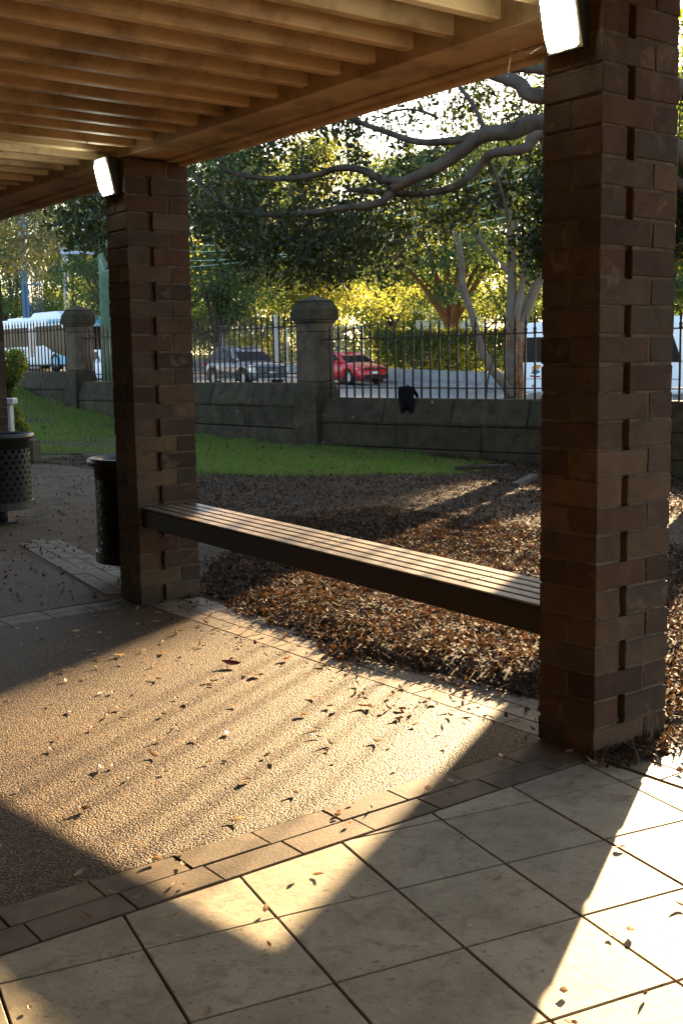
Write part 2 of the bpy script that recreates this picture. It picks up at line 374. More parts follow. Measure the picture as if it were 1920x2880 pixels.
# pavers
def paver_mesh(l, w_, name='paver', mat=None):
    return MB().box(-l/2+.0018, l/2-.0018, -w_/2+.0018, w_/2-.0018, -.02, 0).mesh(name, mat or M['paver'], bevel=.002)
bp = tag(thing('brick_paving', None, None), kind='structure')
pm_x = paver_mesh(.231, .101); pm_xp = paver_mesh(.231, .101, mat=M['paver_pale'])
def pav(me, x, y, rz=0):
    obj('paver', me, bp, (x, y, random.uniform(-.001, .0015)), (random.uniform(-.002, .002), random.uniform(-.002, .002), rz+random.uniform(-.006, .006)))
for r_ in range(2):                                   # strip between tiles and aggregate
    for k in range(16): pav(pm_x, -.055-.231*k-.03*r_, .053+.101*r_)
for r_ in range(3):                                   # border under the bench
    for k in range(12): pav(pm_xp, .075+.101*r_, .31+.231*k+.115*(r_ % 2), R(90))
    if r_ > 0: pav(pm_xp, .075+.101*r_, .31-.231+.115*(r_ % 2), R(90))
for r_ in range(2):                                   # strip across, beyond the aggregate
    for k in range(16): pav(pm_x, -.12-.231*k, 3.045+.101*r_-.008*k*.2, R(2))
for r_ in range(3):                                   # border beyond the far column
    for k in range(9):
        t = k*.231+.115*(r_ % 2); pav(pm_x, .045+.101*r_+t*.16, 3.45+t, R(90-9))
for r_ in range(7):                                   # pavers outside the tiles
    for k in range(15):
        pav(pm_xp, .060+.101*r_, -.13-.231*k-.115*(r_ % 2), R(90))

# ------------------------------------------------------------------ brick columns
def brick_mesh(lx, ly, lz=.0765): 
    return MB().box(-lx/2, lx/2, -ly/2, ly/2, -lz/2, lz/2).mesh('brick', M['brick'], bevel=.0022)
def worn_brick(k, seed):
    me = brick_mesh(*k); r_ = random.Random(seed)
    for v in me.vertices: v.co += Vector((r_.uniform(-1, 1), r_.uniform(-1, 1), r_.uniform(-1, 1)))*.0014
    c_ = r_.choice(list(me.vertices)).co.copy()             # one knocked corner
    for v in me.vertices:
        if (v.co-c_).length < .012: v.co *= .975
    return me
BM = {k: [worn_brick(k, 7*i+int(k[0]*1000)) for i in range(7)] for k in ((.23, .1095), (.11, .23), (.112, .23), (.209, .1095))}
def column(x, y, label, first, ncourse=26, z0=0.0, cat='brick column'):
    c_ = thing('brick_column', label, cat, (x, y, 0), group=None)
    MB().box(.007, .343, .007, .223, 0, ncourse*.086+z0).build('mortar_core', M['mortar'], c_)
    # slot in the -Y face is real: core is notched by the slot bricks standing proud
    for k in range(ncourse):
        z = z0+k*.086+.045
        j = lambda a=.0011: random.uniform(-a, a)
        def put(kk, px, py): obj('brick', random.choice(BM[kk]), c_, (px+j(), py+j(.0012), z+j(.001)), (j(.004), j(.004), j(.005)))
        if (k+first) % 2 == 0:
            put((.23, .1095), .115, .0548); put((.23, .1095), .115, .1752); put((.11, .23), .295, .115)
        else:
            put((.112, .23), .056, .115); put((.209, .1095), .2455, .0528); put((.209, .1095), .2455, .1752)
    return c_
# the core is recessed at the slots: cut it into two boxes instead of one
def column_fix(c_):
    core = [o for o in c_.children if o.name.startswith('mortar_core')][0]
    h = core.data.vertices[4].co.z
    mb = MB().box(.0045, .112, .0045, .2255, 0, h).box(.1121, .1499, .024, .18, 0, h).box(.15, .3455, .0045, .2255, 0, h)
    for k in range(0, 27): pass
    core.data = mb.mesh('mortar_core', M['mortar'])
near_col = column(0, 0, 'brick column the bench runs into, lamp on it, beside the tiles', 0, 27)
far_col = column(0, 2.985, 'brick column with a litter bin behind it, at the bench end', 1)
third_col = column(.92, 8.0, 'dark brick column behind the perforated bin on a post', 1)
for c_ in (near_col, far_col, third_col): column_fix(c_)
# leaf scraps lie against the base; unseen wall added to keep light off the columns
bw = thing('unseen_blocking_wall', 'unseen brown brick wall added to keep light off the columns', 'wall', (-3.75, -10, 0))
MB().box(-.25, 0, 0, 22, 0, 5.2).build('blocking_panel', M['brick'], bw)

# ------------------------------------------------------------------ roof
roof = thing('walkway_roof', 'cream painted timber walkway roof with exposed rafters over the paving', 'roof')
Y0, Y1 = -5.0, 11.6  # roof extended unseen past the near column to dim the floor
for ya_, yb_, dz in ((.236, Y1, 0.), (Y0, -.008, .075)):
    MB().box(.03, .30, ya_, yb_, 2.252+dz, 2.40+dz*.3).build('beam', M['paint'], roof, bevel=.004)
    MB().box(.3005, .345, ya_, yb_, 2.222+dz, 2.43).build('fascia', M['paint'], roof, bevel=.006)
    MB().box(.245, .2995, ya_, yb_, 2.238+dz, 2.2515+dz).build('bead', M['paint'], roof, bevel=.003)
rm = MB().box(-3.74, .0295, -.024, .024, 0, .085).mesh('rafter', M['paint'], bevel=.005)
yy = 2.95-.2074*37
while yy < Y1:
    obj('rafter', rm, roof, (0, yy+random.uniform(-.006, .006), 2.284+random.uniform(-.003, .003)), (0, 0, random.uniform(-.0012, .0012))); yy += .2074
for k in range(18):
    MB().box(-3.74+.23*k+.003, -3.74+.23*(k+1)-.003, Y0, Y1, 2.371, 2.39).build('ceiling_board', M['ceiling'], roof)
MB().box(-3.74, .50, Y0-.06, Y1, 2.435, 2.46).build('roof_sheet', M['roofsheet'], roof)
# knots and nail heads on the rafters
km = MB().lathe([(0.0001, -.002), (.006, -.002), (.0062, 0)], 8).mesh('nail_head', M['bark'])
for k in range(26):
    yk = 2.95-.2074*random.randint(-8, 13)
    obj('nail_head', km, roof, (random.uniform(-2.6, -.1), yk+random.uniform(-.015, .015), 2.2805))

# ------------------------------------------------------------------ bulkhead lamps
M['lens'], n, b = nodes('lamp_lens')            # a lit tube low behind a ribbed diffuser
b.inputs['Base Color'].default_value = (.7, .75, .68, 1); b.inputs['Roughness'].default_value = .35
tc = n.nodes.new('ShaderNodeTexCoord'); sx = n.nodes.new('ShaderNodeSeparateXYZ'); n.links.new(tc.outputs['Object'], sx.inputs[0])
mr = n.nodes.new('ShaderNodeMapRange'); mr.inputs[1].default_value = 0; mr.inputs[2].default_value = .30; n.links.new(sx.outputs[2], mr.inputs[0])
st = ramp(n, mr.outputs[0], [(0, (.5,)*3), (.25, (1,)*3), (.55, (.9,)*3), (.85, (.06,)*3), (1, (.03,)*3)])
mu = n.nodes.new('ShaderNodeMath'); mu.operation = 'MULTIPLY'; mu.inputs[1].default_value = 6.0; n.links.new(st, mu.inputs[0])
b.inputs['Emission Color'].default_value = (.90, 1, .84, 1); n.links.new(mu.outputs[0], b.inputs['Emission Strength'])
M['housing'] = simple('lamp_housing', (.012, .012, .011), .5)
M['lampframe'] = simple('lamp_frame', (.62, .66, .58), .4)
def lamp(x, y, z, label):
    l_ = thing('bulkhead_lamp', label, 'wall lamp', (x, y, z))
    # wedge housing: thin at the bottom, deep at the top
    def wedge(y0, y1, z0, z1, tb, tt, x_off=0.):
        return [(x_off, y0, z0), (x_off, y1, z0), (x_off, y1, z1), (x_off, y0, z1), (-tb, y0, z0), (-tb, y1, z0), (-tt, y1, z1), (-tt, y0, z1)]
    F = [(0, 3, 2, 1), (4, 5, 6, 7), (0, 1, 5, 4), (1, 2, 6, 5), (2, 3, 7, 6), (3, 0, 4, 7)]
    MB().add(wedge(-.095, .095, 0, .30, .035, .10, -.001), F).build('housing', M['housing'], l_, bevel=.006)
    fr = MB().add([(p[0], p[1], p[2]) for p in [(-.0352, -.092, .004), (-.0352, .092, .004), (-.0995, .092, .297), (-.0995, -.092, .297), (-.052, -.088, .000), (-.052, .088, .000), (-.116, .088, .300), (-.116, -.088, .300)]], F)
    fr.build('lens_frame', M['lampframe'], l_, bevel=.004)
    # ribbed prismatic lens, proud of the frame
    n_ = 22; V = []; Fq = []
    prof = [(-.078, 0), (-.072, .024), (-.045, .036), (0, .040), (.045, .036), (.072, .024), (.078, 0)]
    for k in range(n_+1):
        t = k/n_; zc = .012+.276*t; xb = -.053-.060*t
        edge = min(1, 4*t+.25, 4*(1-t)+.25)
        for yy_, pr in prof:
            V.append((xb-pr*edge-(.0016 if k % 2 else 0), yy_, zc))
    m2 = len(prof)
    for k in range(n_):
        for q_ in range(m2-1): a = k*m2+q_; Fq.append((a, a+1, a+m2+1, a+m2))
    Fq.append(tuple(range(m2-1, -1, -1))); Fq.append(tuple(n_*m2+q_ for q_ in range(m2)))
    MB().add(V, Fq).build('lens', M['lens'], l_, smooth_=True)
    l_.scale = (.62, .72, .60)
    sc = MB().lathe([(.0001, .003), (.005, .002), (.005, 0)], 8).mesh('screw', M['housing'])
    for sy in (-.080, .080): obj('screw', sc, l_, (-.056, sy, .008), (0, R(-90), 0))
    return l_
lamp(-.002, .118, 2.112, 'lit bulkhead lamp with cobwebs, on the column beside the tiles')
lamp(-.002, 2.985+.12, 2.066, 'lit bulkhead lamp on the column with a litter bin behind it')

# ------------------------------------------------------------------ bench
bench = thing('slatted_bench', 'long weathered timber slat bench fixed between two brick columns', 'bench')
ya, yb = 2.982, .232
def plank(name, x0, x1, top_far, top_near, h, mat, bev=.004):
    V = []
    for y_, t in ((yb, top_near), (ya, top_far)):
        V += [(x0, y_, t-h), (x1, y_, t-h), (x1, y_, t), (x0, y_, t)]
    F = [(0, 1, 2, 3), (4, 7, 6, 5), (0, 4, 5, 1), (1, 5, 6, 2), (2, 6, 7, 3), (3, 7, 4, 0)]
    return MB().add(V, F).build(name, mat, bench, bevel=bev)
plank('fascia', .018, .052, .496, .430, .090, M['bench_shaded'])
plank('slat', .0525, .060, .502, .436, .012, M['bench'], .002)
for k in range(5):
    x0 = .020+.0635*k
    s_ = plank('slat', x0, x0+.052, .502+.0035, .436+.0035, .024 if k else .0085, M['bench'], .004)
    for fy in (.16, .5, .84):
        if k == 0: continue
        yk = yb+(ya-yb)*fy; zt = .4395+.066*fy
        for dx in (.016, .037):
            MB().lathe([(.0001, .0016), (.0055, .0012), (.006, -.001)], 8).build('bolt', M['iron'], s_, loc=(x0+dx, yk, zt))
for fy in (.16, .5, .84):
    yk = yb+(ya-yb)*fy; zt = .44+.066*fy-.026
    MB().box(.053, .301, yk-.025, yk+.025, zt-.008, zt).build('bearer', M['bench_shaded'], bench)

# ------------------------------------------------------------------ litter bins
def litter_bin(x, y, z, label, r=.25, h=.58, nh=26, nr=10):
    b_ = thing('litter_bin', label, 'litter bin', (x, y, z-.12))
    z0 = .12
    # perforated drum: hexagonal holes in a quad sheet
    V = []; F = []
    def vert(a, zz): V.append((r*math.cos(a), r*math.sin(a), zz)); return len(V)-1
    da = 2*math.pi/nh; zs0, zs1 = z0+.06, z0+h-.10; dz = (zs1-zs0)/nr
    for i in range(nh):
        for j_ in range(nr):
            a0 = i*da + (da/2 if j_ % 2 else 0); zz = zs0+j_*dz
            o_ = [(a0, zz), (a0+da, zz), (a0+da, zz+dz), (a0, zz+dz)]
            mid = [(a0+da/2, zz), (a0+da, zz+dz/2), (a0+da/2, zz+dz), (a0, zz+dz/2)]
            ring = [o_[0], mid[0], o_[1], mid[1], o_[2], mid[2], o_[3], mid[3]]
            ca, cz = a0+da/2, zz+dz/2
            ro = [vert(*p) for p in ring]
            ri = []
            for p in ring:
                dx_, dz_ = (p[0]-ca)*r, p[1]-cz; L = math.hypot(dx_, dz_); ri.append(vert(ca+dx_/L*.0155/r, cz+dz_/L*.0155))
            for k in range(8): F.append((ro[k], ro[(k+1) % 8], ri[(k+1) % 8], ri[k]))
    MB().add(V, F).build('perforated_drum', M['binmetal'], b_)
    MB().lathe([(r*.90, z0+.03), (r*.90, z0+h-.06), (r*.93, z0+h-.06)], 32).build('liner', M['binliner'], b_, smooth_=True)
    MB().lathe([(.001, z0), (r*1.05, z0), (r*1.05, z0+.06), (r*1.0, z0+.061), (r*.95, z0+.05), (r*.95, z0+.01), (.001, z0+.012)], 40).build('base_band', M['binrim'], b_)
    MB().lathe([(r*.97, z0+h-.105), (r*1.01, z0+h-.105), (r*1.02, z0+h-.035), (r*1.13, z0+h-.028), (r*1.165, z0+h-.008), (r*1.13, z0+h+.012), (r*1.06, z0+h+.014), (r*.98, z0+h-.006), (r*.96, z0+h-.09)], 40).build('rim', M['binrim'], b_, smooth_=True)
    MB().tube([(0, 0, 0), (0, 0, z0)], .055, 16).build('post', M['binmetal'], b_, smooth_=True)
    MB().box(-.1, .1, -.1, .1, 0, .012).build('foot_plate', M['binmetal'], b_)
    # bin bag edge folds
    mb = MB(); pts = []
    for k in range(41):
        a = 2*math.pi*k/40; pts.append((r*(.93+.03*math.sin(k*2.3))*math.cos(a), r*(.93+.03*math.sin(k*2.3))*math.sin(a), z0+h-.03+.012*math.sin(k*3.7)))
    mb.tube(pts, .010, 5, False); mb.build('bin_bag', M['black'], b_, smooth_=True)
    return b_
litter_bin(.36, 3.66, .115, 'dark perforated litter bin half hidden behind the column at the bench end')
litter_bin(.63, 6.6, .115, 'dark perforated litter bin standing by the brick paver strip on the path')
# ------------------------------------------------------------------ stone wall, piers, iron railings
PIERS = [(6.85, 27.4), (7.32, 19.68), (7.68, 12.0), (9.4, 4.55)]
TOPS = [1.12, .92, .70]                                # wall top of each stretch
WALL_L = ['mossy stone wall stretch left of the pier by the green pole', 'mossy stone wall stretch between the two capped piers', 'mossy stone wall stretch with black cloth hung over its top']
RAIL_L = ['spiked iron railing in front of the white bus', 'spiked iron railing between the two capped piers', 'spiked iron railing in front of the grey gum trunk']
barm = MB()
barm.tube([(0, 0, 0), (0, 0, .97)], .015, 6)
barm.lathe([(.015, .86), (.024, .875), (.026, .89), (.018, .905), (.026, .92), (.022, .94), (.013, .955), (.016, .99), (.018, 1.02), (.001, 1.13)], 8)
bar_me = barm.mesh('bar', M['iron'], True)
def rough_block(name, l, d_, prof, parent, loc, mat, seed):
    """stone with a cross-section prof [(y across,z)], length l along x, slightly irregular"""
    r_ = random.Random(seed); V = []; n_ = 5; k = len(prof)
    for i in range(n_):
        x = -l/2+.006+(l-.012)*i/(n_-1)
        for (a, b_) in prof: V.append((x, a+r_.uniform(-.008, .008), b_+r_.uniform(-.004, .004)))
    F = [(i*k+q_, i*k+(q_+1) % k, (i+1)*k+(q_+1) % k, (i+1)*k+q_) for i in range(n_-1) for q_ in range(k)]
    F += [tuple(range(k-1, -1, -1)), tuple((n_-1)*k+q_ for q_ in range(k))]
    return MB().add(V, F).build(name, mat, parent, bevel=.006, loc=loc)
for s_ in range(3):
    A, B = Vector(PIERS[s_]), Vector(PIERS[s_+1]); D = (B-A); Ln = D.length; ang = math.atan2(D.y, D.x)
    top = TOPS[s_]
    wl = thing('stone_wall', WALL_L[s_], 'stone wall', (A.x, A.y, 0), ang)
    # local x along the wall; the garden (-X) side is local -y or +y:
    gs = -1 if (Vector((-D.y, D.x)).x > 0) else 1       # sign so that garden side = gs * +y
    a0, a1 = .22, Ln-.22; nb = 6; bl = (a1-a0)/nb
    for k in range(nb):
        xc = a0+bl*(k+.5); wx, wy = A.x+D.x*xc/Ln, A.y+D.y*xc/Ln
        base = float(gh(wx, wy))-.25
        rough_block('coping', bl, .4, [(-.20, top-.37), (-.21, top-.33), (-.11, top-.012), (-.09, top), (.09, top), (.11, top-.012), (.21, top-.33), (.20, top-.37)], wl, (xc, 0, 0), M['stone_dark'], s_*50+k)
    nb = 5; bl = (a1-a0)/nb
    for k in range(nb):
        xc = a0+bl*(k+.5); wx, wy = A.x+D.x*xc/Ln, A.y+D.y*xc/Ln
        rough_block('block', bl, .4, [(-.185, top-.70), (-.19, top-.38), (.19, top-.38), (.185, top-.70)], wl, (xc, 0, 0), M['stone_dark'], s_*50+20+k)
        rough_block('plinth', bl, .4, [(-.215, -.5), (-.215, top-.715), (.215, top-.715), (.215, -.5)], wl, (xc, 0, 0), M['stone_dark'], s_*50+30+k)
    rl = thing('iron_railing', RAIL_L[s_], 'railing', (A.x, A.y, top), ang)
    for zr in (.145, .87):
        MB().box(.2, Ln-.2, -.016, .016, zr-.009, zr+.009).build('rail', M['iron'], rl)
    nbar = int((Ln-.5)/.152)
    for k in range(nbar):
        obj('bar', bar_me, rl, (.3+k*(Ln-.6)/(nbar-1), 0, -.004), (random.uniform(-.006, .006), random.uniform(-.008, .008), 0))
PIER_L = [None, 'capped sandstone pier beside the green utility pole', 'capped sandstone pier between the dark car and the red car', None]
for k, (px, py) in enumerate(PIERS):
    if PIER_L[k] is None: continue
    top = (TOPS[k-1]+TOPS[k])/2
    d_ = (Vector(PIERS[k+1])-Vector(PIERS[k-1])); ang = math.atan2(d_.y, d_.x)
    p_ = thing('stone_pier', PIER_L[k], 'stone pier', (px, py, 0), ang)
    zc = 2.22+(top-.81)
    sq = lambda w_: [(-w_/2, -w_/2), (w_/2, -w_/2), (w_/2, w_/2), (-w_/2, w_/2)]
    def frust(rows):
        V = []; F = []
        for w_, z in rows: V += [(a, b_, z) for a, b_ in sq(w_)]
        for i in range(len(rows)-1):
            for q_ in range(4): F.append((i*4+q_, i*4+(q_+1) % 4, i*4+4+(q_+1) % 4, i*4+4+q_))
        F.append((3, 2, 1, 0)); n_ = len(rows)-1; F.append(tuple(n_*4+q_ for q_ in range(4)))
        return MB().add(V, F)
    frust([(.52, -.5), (.52, top-.38), (.50, top-.36), (.49, top-.03), (.42, top+.13)]).build('base', M['stone_dark'], p_, bevel=.008)
    frust([(.405, top+.131), (.40, zc-.53)]).build('shaft', M['stone'], p_, bevel=.012)
    frust([(.405, zc-.528), (.405, zc-.40)]).build('neck', M['stone'], p_, bevel=.01)
    frust([(.42, zc-.399), (.47, zc-.375), (.47, zc-.355)]).build('moulding', M['stone'], p_, bevel=.004)
    cp = frust([(.50, zc-.354), (.51, zc-.34), (.51, zc-.19), (.40, zc-.085)]).build('cap', M['stone_dark'], p_, bevel=.005)
    frust([(.41, zc-.0845), (.41, zc-.065), (.04, zc+.02)]).build('cap_peak', M['stone_dark'], p_, bevel=.004)
# black cloth draped over the wall between the bars
c0 = at(938, 918, 16.35); D = Vector(PIERS[3])-Vector(PIERS[2]); dn = D.normalized(); nrm = Vector((-dn.y, dn.x)); nrm = nrm if nrm.x < 0 else -nrm
tpar = ((Vector((c0[0], c0[1]))-Vector(PIERS[2])).dot(dn)); base = Vector(PIERS[2])+dn*tpar
V = []; F = []; nu, nv = 13, 12
for j_ in range(nv):
    t = j_/(nv-1)                    # from behind the bars, over the top, down the garden side
    for i in range(nu):
        u = i/(nu-1)-.5
        wdt = .17+.12*math.sin(t*3.0)
        fold = .018*math.sin(u*26+t*4)+.012*math.sin(u*41)
        if t < .35: off, z = -.10+.16*t/.35, .70+.03+.12*math.sin(t/.35*1.5)+.03*math.cos(u*9)
        else: off, z = .06+.10*((t-.35)/.65)**1.0, .86-.30*((t-.35)/.65)**1.15-.22*abs(u)*(t-.35)
        p = base+dn*(u*wdt+(.10*(t-.35) if t > .35 else 0)*1.0)+nrm*(off+fold+.025)
        V.append((p.x, p.y, z+fold*.5))
for j_ in range(nv-1):
    for i in range(nu-1): a = j_*nu+i; F.append((a, a+1, a+nu+1, a+nu))
cl = MB().add(V, F).build('cloth', M['cloth'], smooth_=True); tag(cl, 'crumpled black cloth hung over the stone wall through the railing', 'cloth')
cl.modifiers.new('thick', 'SOLIDIFY').thickness = .012
# dry vine stem hooked over the railing
vp = [at(x, y, 15.0) for x, y in ((1129, 790), (1130, 830), (1122, 860), (1118, 885), (1116, 915), (1115, 960), (1114, 1010))]
vp = [(p[0], p[1], p[2]) for p in vp]
tag(MB().tube(vp, [.010, .013, .014, .014, .013, .012, .010], 6).build('dry_vine', M['bark'], smooth_=True), 'bare brown vine stem climbing the stone wall and railing', 'vine')

# ------------------------------------------------------------------ utility poles, wires, tower
gp = thing('utility_pole', 'thick green stained timber utility pole with a lamp arm', 'utility pole', (9.82, 23.47, float(gh(9.66, 23.6))-.1))
MB().tube([(0, 0, 0), (0, 0, 4), (0, 0, 9.5)], [.185, .170, .145], 16).build('shaft', M['pole'], gp, smooth_=True)
tdir = -Vector((RT[0], RT[1], 0)).normalized(); pz = gp.location.z
armz = 3.9-pz
def along(a, z, side=0): 
    p = tdir*a; q_ = Vector((FW[0], FW[1], 0)).normalized()*side
    return (p.x+q_.x, p.y+q_.y, z)
MB().tube([along(.10, armz-.03), along(.36, armz+.0)], .045, 8).build('bracket', M['steel'], gp)
lum = MB(); V = []
for a, w_, h in ((.36, .04, .03), (.50, .07, .05), (.72, .10, .06), (1.0, .11, .065), (1.08, .05, .03)):
    for side, dz in ((-w_, -h*.5), (w_, -h*.5), (w_*.8, h*.7), (-w_*.8, h*.7)): V.append(along(a, armz+.02+dz+.02*a, side))
F = [(i*4+q_, i*4+(q_+1) % 4, i*4+4+(q_+1) % 4, i*4+4+q_) for i in range(4) for q_ in range(4)]+[(0, 3, 2, 1), (16, 17, 18, 19)]
lum.add(V, F).build('street_lamp_head', M['steel'], gp)
cb = [along(.10, armz-.12, -.16), along(.03, armz-.40, -.175), along(-.05, armz-.44, -.175), along(-.11, armz-.30, -.165), along(-.12, armz+1.5, -.15)]
MB().tube(cb, .022, 6).build('conduit', M['pole_grey'], gp, smooth_=True)
MB().tube([along(1.02, armz+.06), along(1.28, armz+.26)], .010, 5).build('stay_rod', M['steel'], gp)
P2x, P2y = 30.8, 73.0; z2 = float(gh(31.2, 73))
gp2 = thing('utility_pole', 'slim pale timber utility pole standing behind the white bus', 'utility pole', (P2x, P2y, z2))
MB().tube([(0, 0, 0), (0, 0, 5), (0, 0, 9.4)], [.20, .185, .165], 12).build('shaft', M['pole_grey'], gp2, smooth_=True)
MB().tube([(.32, -.35, 0), (.32, -.35, 9.0)], .09, 8).build('riser_pipe', M['black'], gp2)
MB().box(-2.6, .1, -.06, .06, 6.35, 6.5).build('crossarm', M['pole_grey'], gp2)
MB().box(-1.2, 1.2, -.06, .06, 8.7, 8.85).build('crossarm', M['pole_grey'], gp2)
for k, (z0, z1, sag) in enumerate([(9.6, 8.6, 2.1), (9.2, 8.2, 2.2), (8.9, 7.9, 2.25), (8.5, 7.4, 2.3), (6.6, 6.3, 1.0)]):
    pts = []
    for i in range(25):
        t = i/24; y_ = P2y+(24-P2y)*t
        pts.append((30.8-.25*k, y_, z2+z0+(z1-z0-.6)*t-sag*4*t*(1-t)))
    tag(MB().tube(pts, .022, 4).build('overhead_wire', M['wire']), 'pale overhead wire strung along the far side of the road', 'wire', 'overhead wires')
for k in range(3):
    pts = [(30.8+(9.7-30.8)*i/16, P2y+(23.6-P2y)*i/16, z2+9.0-.3*k+(5.2+.25*k-(z2+9.0-.3*k))*i/16-1.0*4*(i/16)*(1-i/16)*.5) for i in range(17)]
    tag(MB().tube(pts, .016, 4).build('service_wire', M['wire']), 'pale service wire slung from the far pole to the green pole', 'wire', 'service wires')
tc = at(72, 735, 95); tz = float(gh(tc[0], tc[1]))
tw = thing('blue_tower', 'tall blue panelled lattice tower rising behind the white bus', 'tower', (tc[0], tc[1], tz), -HEAD)
MB().box(-.55, -.30, -.5, .5, 0, 12.5).build('panel', M['bluepanel'], tw)
MB().box(-.28, .0, -.4, .4, 0, 12.0).build('panel', M['bluepanel'], tw)
for k in range(7):
    MB().box(.06+.16*k, .09+.16*k, -.03, .03, 0, 11.5).build('lattice_rod', M['bluepanel'], tw)
for z in (3.2, 6.2, 9.2): MB().box(-.6, 1.12, -.55, -.5, z, z+.14).build('tie_bar', M['bluepanel'], tw)

# ------------------------------------------------------------------ chain link fence, shed
cf = thing('chain_link_fence', 'tall chain link fence with steel posts beyond the dark car', 'fence')
FX = 33.9; ys_ = np.arange(44.0, 78.1, 3.4)
for y_ in ys_:
    z = float(gh(FX, y_)); MB().tube([(FX, y_, z), (FX, y_, z+2.1)], .04, 6).build('post', M['steel'], cf)
for a, b_ in zip(ys_[:-1], ys_[1:]):
    za, zb = float(gh(FX, a)), float(gh(FX, b_))
    MB().tube([(FX, a, za+2.05), (FX, b_, zb+2.05)], .025, 5).build('top_rail', M['steel'], cf)
V = []; F = []; pitch = .16; th_ = .006
for sgn in (1, -1):
    for y_ in np.arange(42, 80, pitch):
        a = (y_, 0.05); b_ = (y_+sgn*2.0, 2.05)
        if min(a[0], b_[0]) < 44 or max(a[0], b_[0]) > 78: continue
        za, zb = float(gh(FX, a[0]))+a[1], float(gh(FX, b_[0]))+b_[1]; n_ = len(V)
        V += [(FX, a[0]-th_, za), (FX, a[0]+th_, za), (FX, b_[0]+th_, zb), (FX, b_[0]-th_, zb)]; F.append((n_, n_+1, n_+2, n_+3))
wm = obj('wire_mesh', np_mesh('wire_mesh', V, F, M['steel']), cf); wm['kind'] = 'stuff'
sg = thing('sign_post', 'stout grey steel post at the end of the chain link fence', 'post', (33.0, 50.5, float(gh(32, 50.5))))
MB().box(-.09, .09, -.09, .09, 0, 3.1).build('shaft', M['steel'], sg, bevel=.01)
sh = thing('shed', 'small pale flat roofed shed among the trees beyond the hedge', 'shed', (66, 72, float(gh(66, 72))), R(40))
MB().box(-4.5, 4.5, -2.5, 2.5, 0, 2.3).build('wall', M['white'], sh)
MB().add([(-4.9, -2.9, 2.32), (4.9, -2.9, 2.32), (4.9, 2.9, 2.9), (-4.9, 2.9, 2.9), (-4.9, -2.9, 2.5), (4.9, -2.9, 2.5), (4.9, 2.9, 3.08), (-4.9, 2.9, 3.08)],
         [(0, 3, 2, 1), (4, 5, 6, 7), (0, 1, 5, 4), (1, 2, 6, 5), (2, 3, 7, 6), (3, 0, 4, 7)]).build('roof', M['white'], sh)
for k in (-2.5, 0, 2.5): MB().box(k-.6, k+.6, -2.53, -2.49, 1.0, 1.9).build('window', M['glass'], sh)

# ------------------------------------------------------------------ vehicles (x forward, y left, z up)
def loft(rows):
    k = len(rows[0]); V = [p for r_ in rows for p in r_]
    F = [(i*k+q_, i*k+(q_+1) % k, (i+1)*k+(q_+1) % k, (i+1)*k+q_) for i in range(len(rows)-1) for q_ in range(k)]
    F += [tuple(range(k-1, -1, -1)), tuple((len(rows)-1)*k+q_ for q_ in range(k))]
    return MB().add(V, F)
def wheel(parent, x, y, r, w_=.22, spokes=5):
    s_ = 1 if y > 0 else -1
    wh = MB().lathe([(r*.62, -w_/2), (r*.93, -w_/2), (r, -w_*.3), (r, w_*.3), (r*.93, w_/2), (r*.62, w_/2)], 28).build('wheel', M['rubber'], parent, True, loc=(x, y, r), rot=(R(90), 0, 0))
    MB().lathe([(.001, .0), (r*.60, 0), (r*.66, .02), (r*.66, w_*.42), (r*.60, w_*.40), (r*.58, .03)], 28).build('rim', M['black'], wh, loc=(0, 0, -s_*.0), rot=(R(180) if s_ > 0 else 0, 0, 0))
    mb = MB()
    for k in range(spokes):
        a = 2*math.pi*k/spokes
        c_, s2 = math.cos(a), math.sin(a)
        def pt(u, v, z): return (c_*u-s2*v, s2*u+c_*v, z)
        wd = .030*r/.33*5/spokes+.012
        V = [pt(.03, -wd*1.1, w_*.36), pt(r*.62, -wd*2.0, w_*.40), pt(r*.62, wd*2.0, w_*.40), pt(.03, wd*1.1, w_*.36)]
        V2 = [(p[0], p[1], p[2]-.03) for p in V]
        mb.add(V+V2, [(0, 1, 2, 3), (7, 6, 5, 4), (0, 4, 5, 1), (1, 5, 6, 2), (2, 6, 7, 3), (3, 7, 4, 0)])
    mb.lathe([(.001, w_*.41), (.05, w_*.40), (.055, w_*.3)], 12)
    mb.lathe([(r*.60, w_*.41), (r*.655, w_*.415), (r*.655, w_*.36), (r*.60, w_*.36)], 28)
    mb.build('spokes', M['alloy'], wh, rot=(R(180) if s_ > 0 else 0, 0, 0))
    return wh
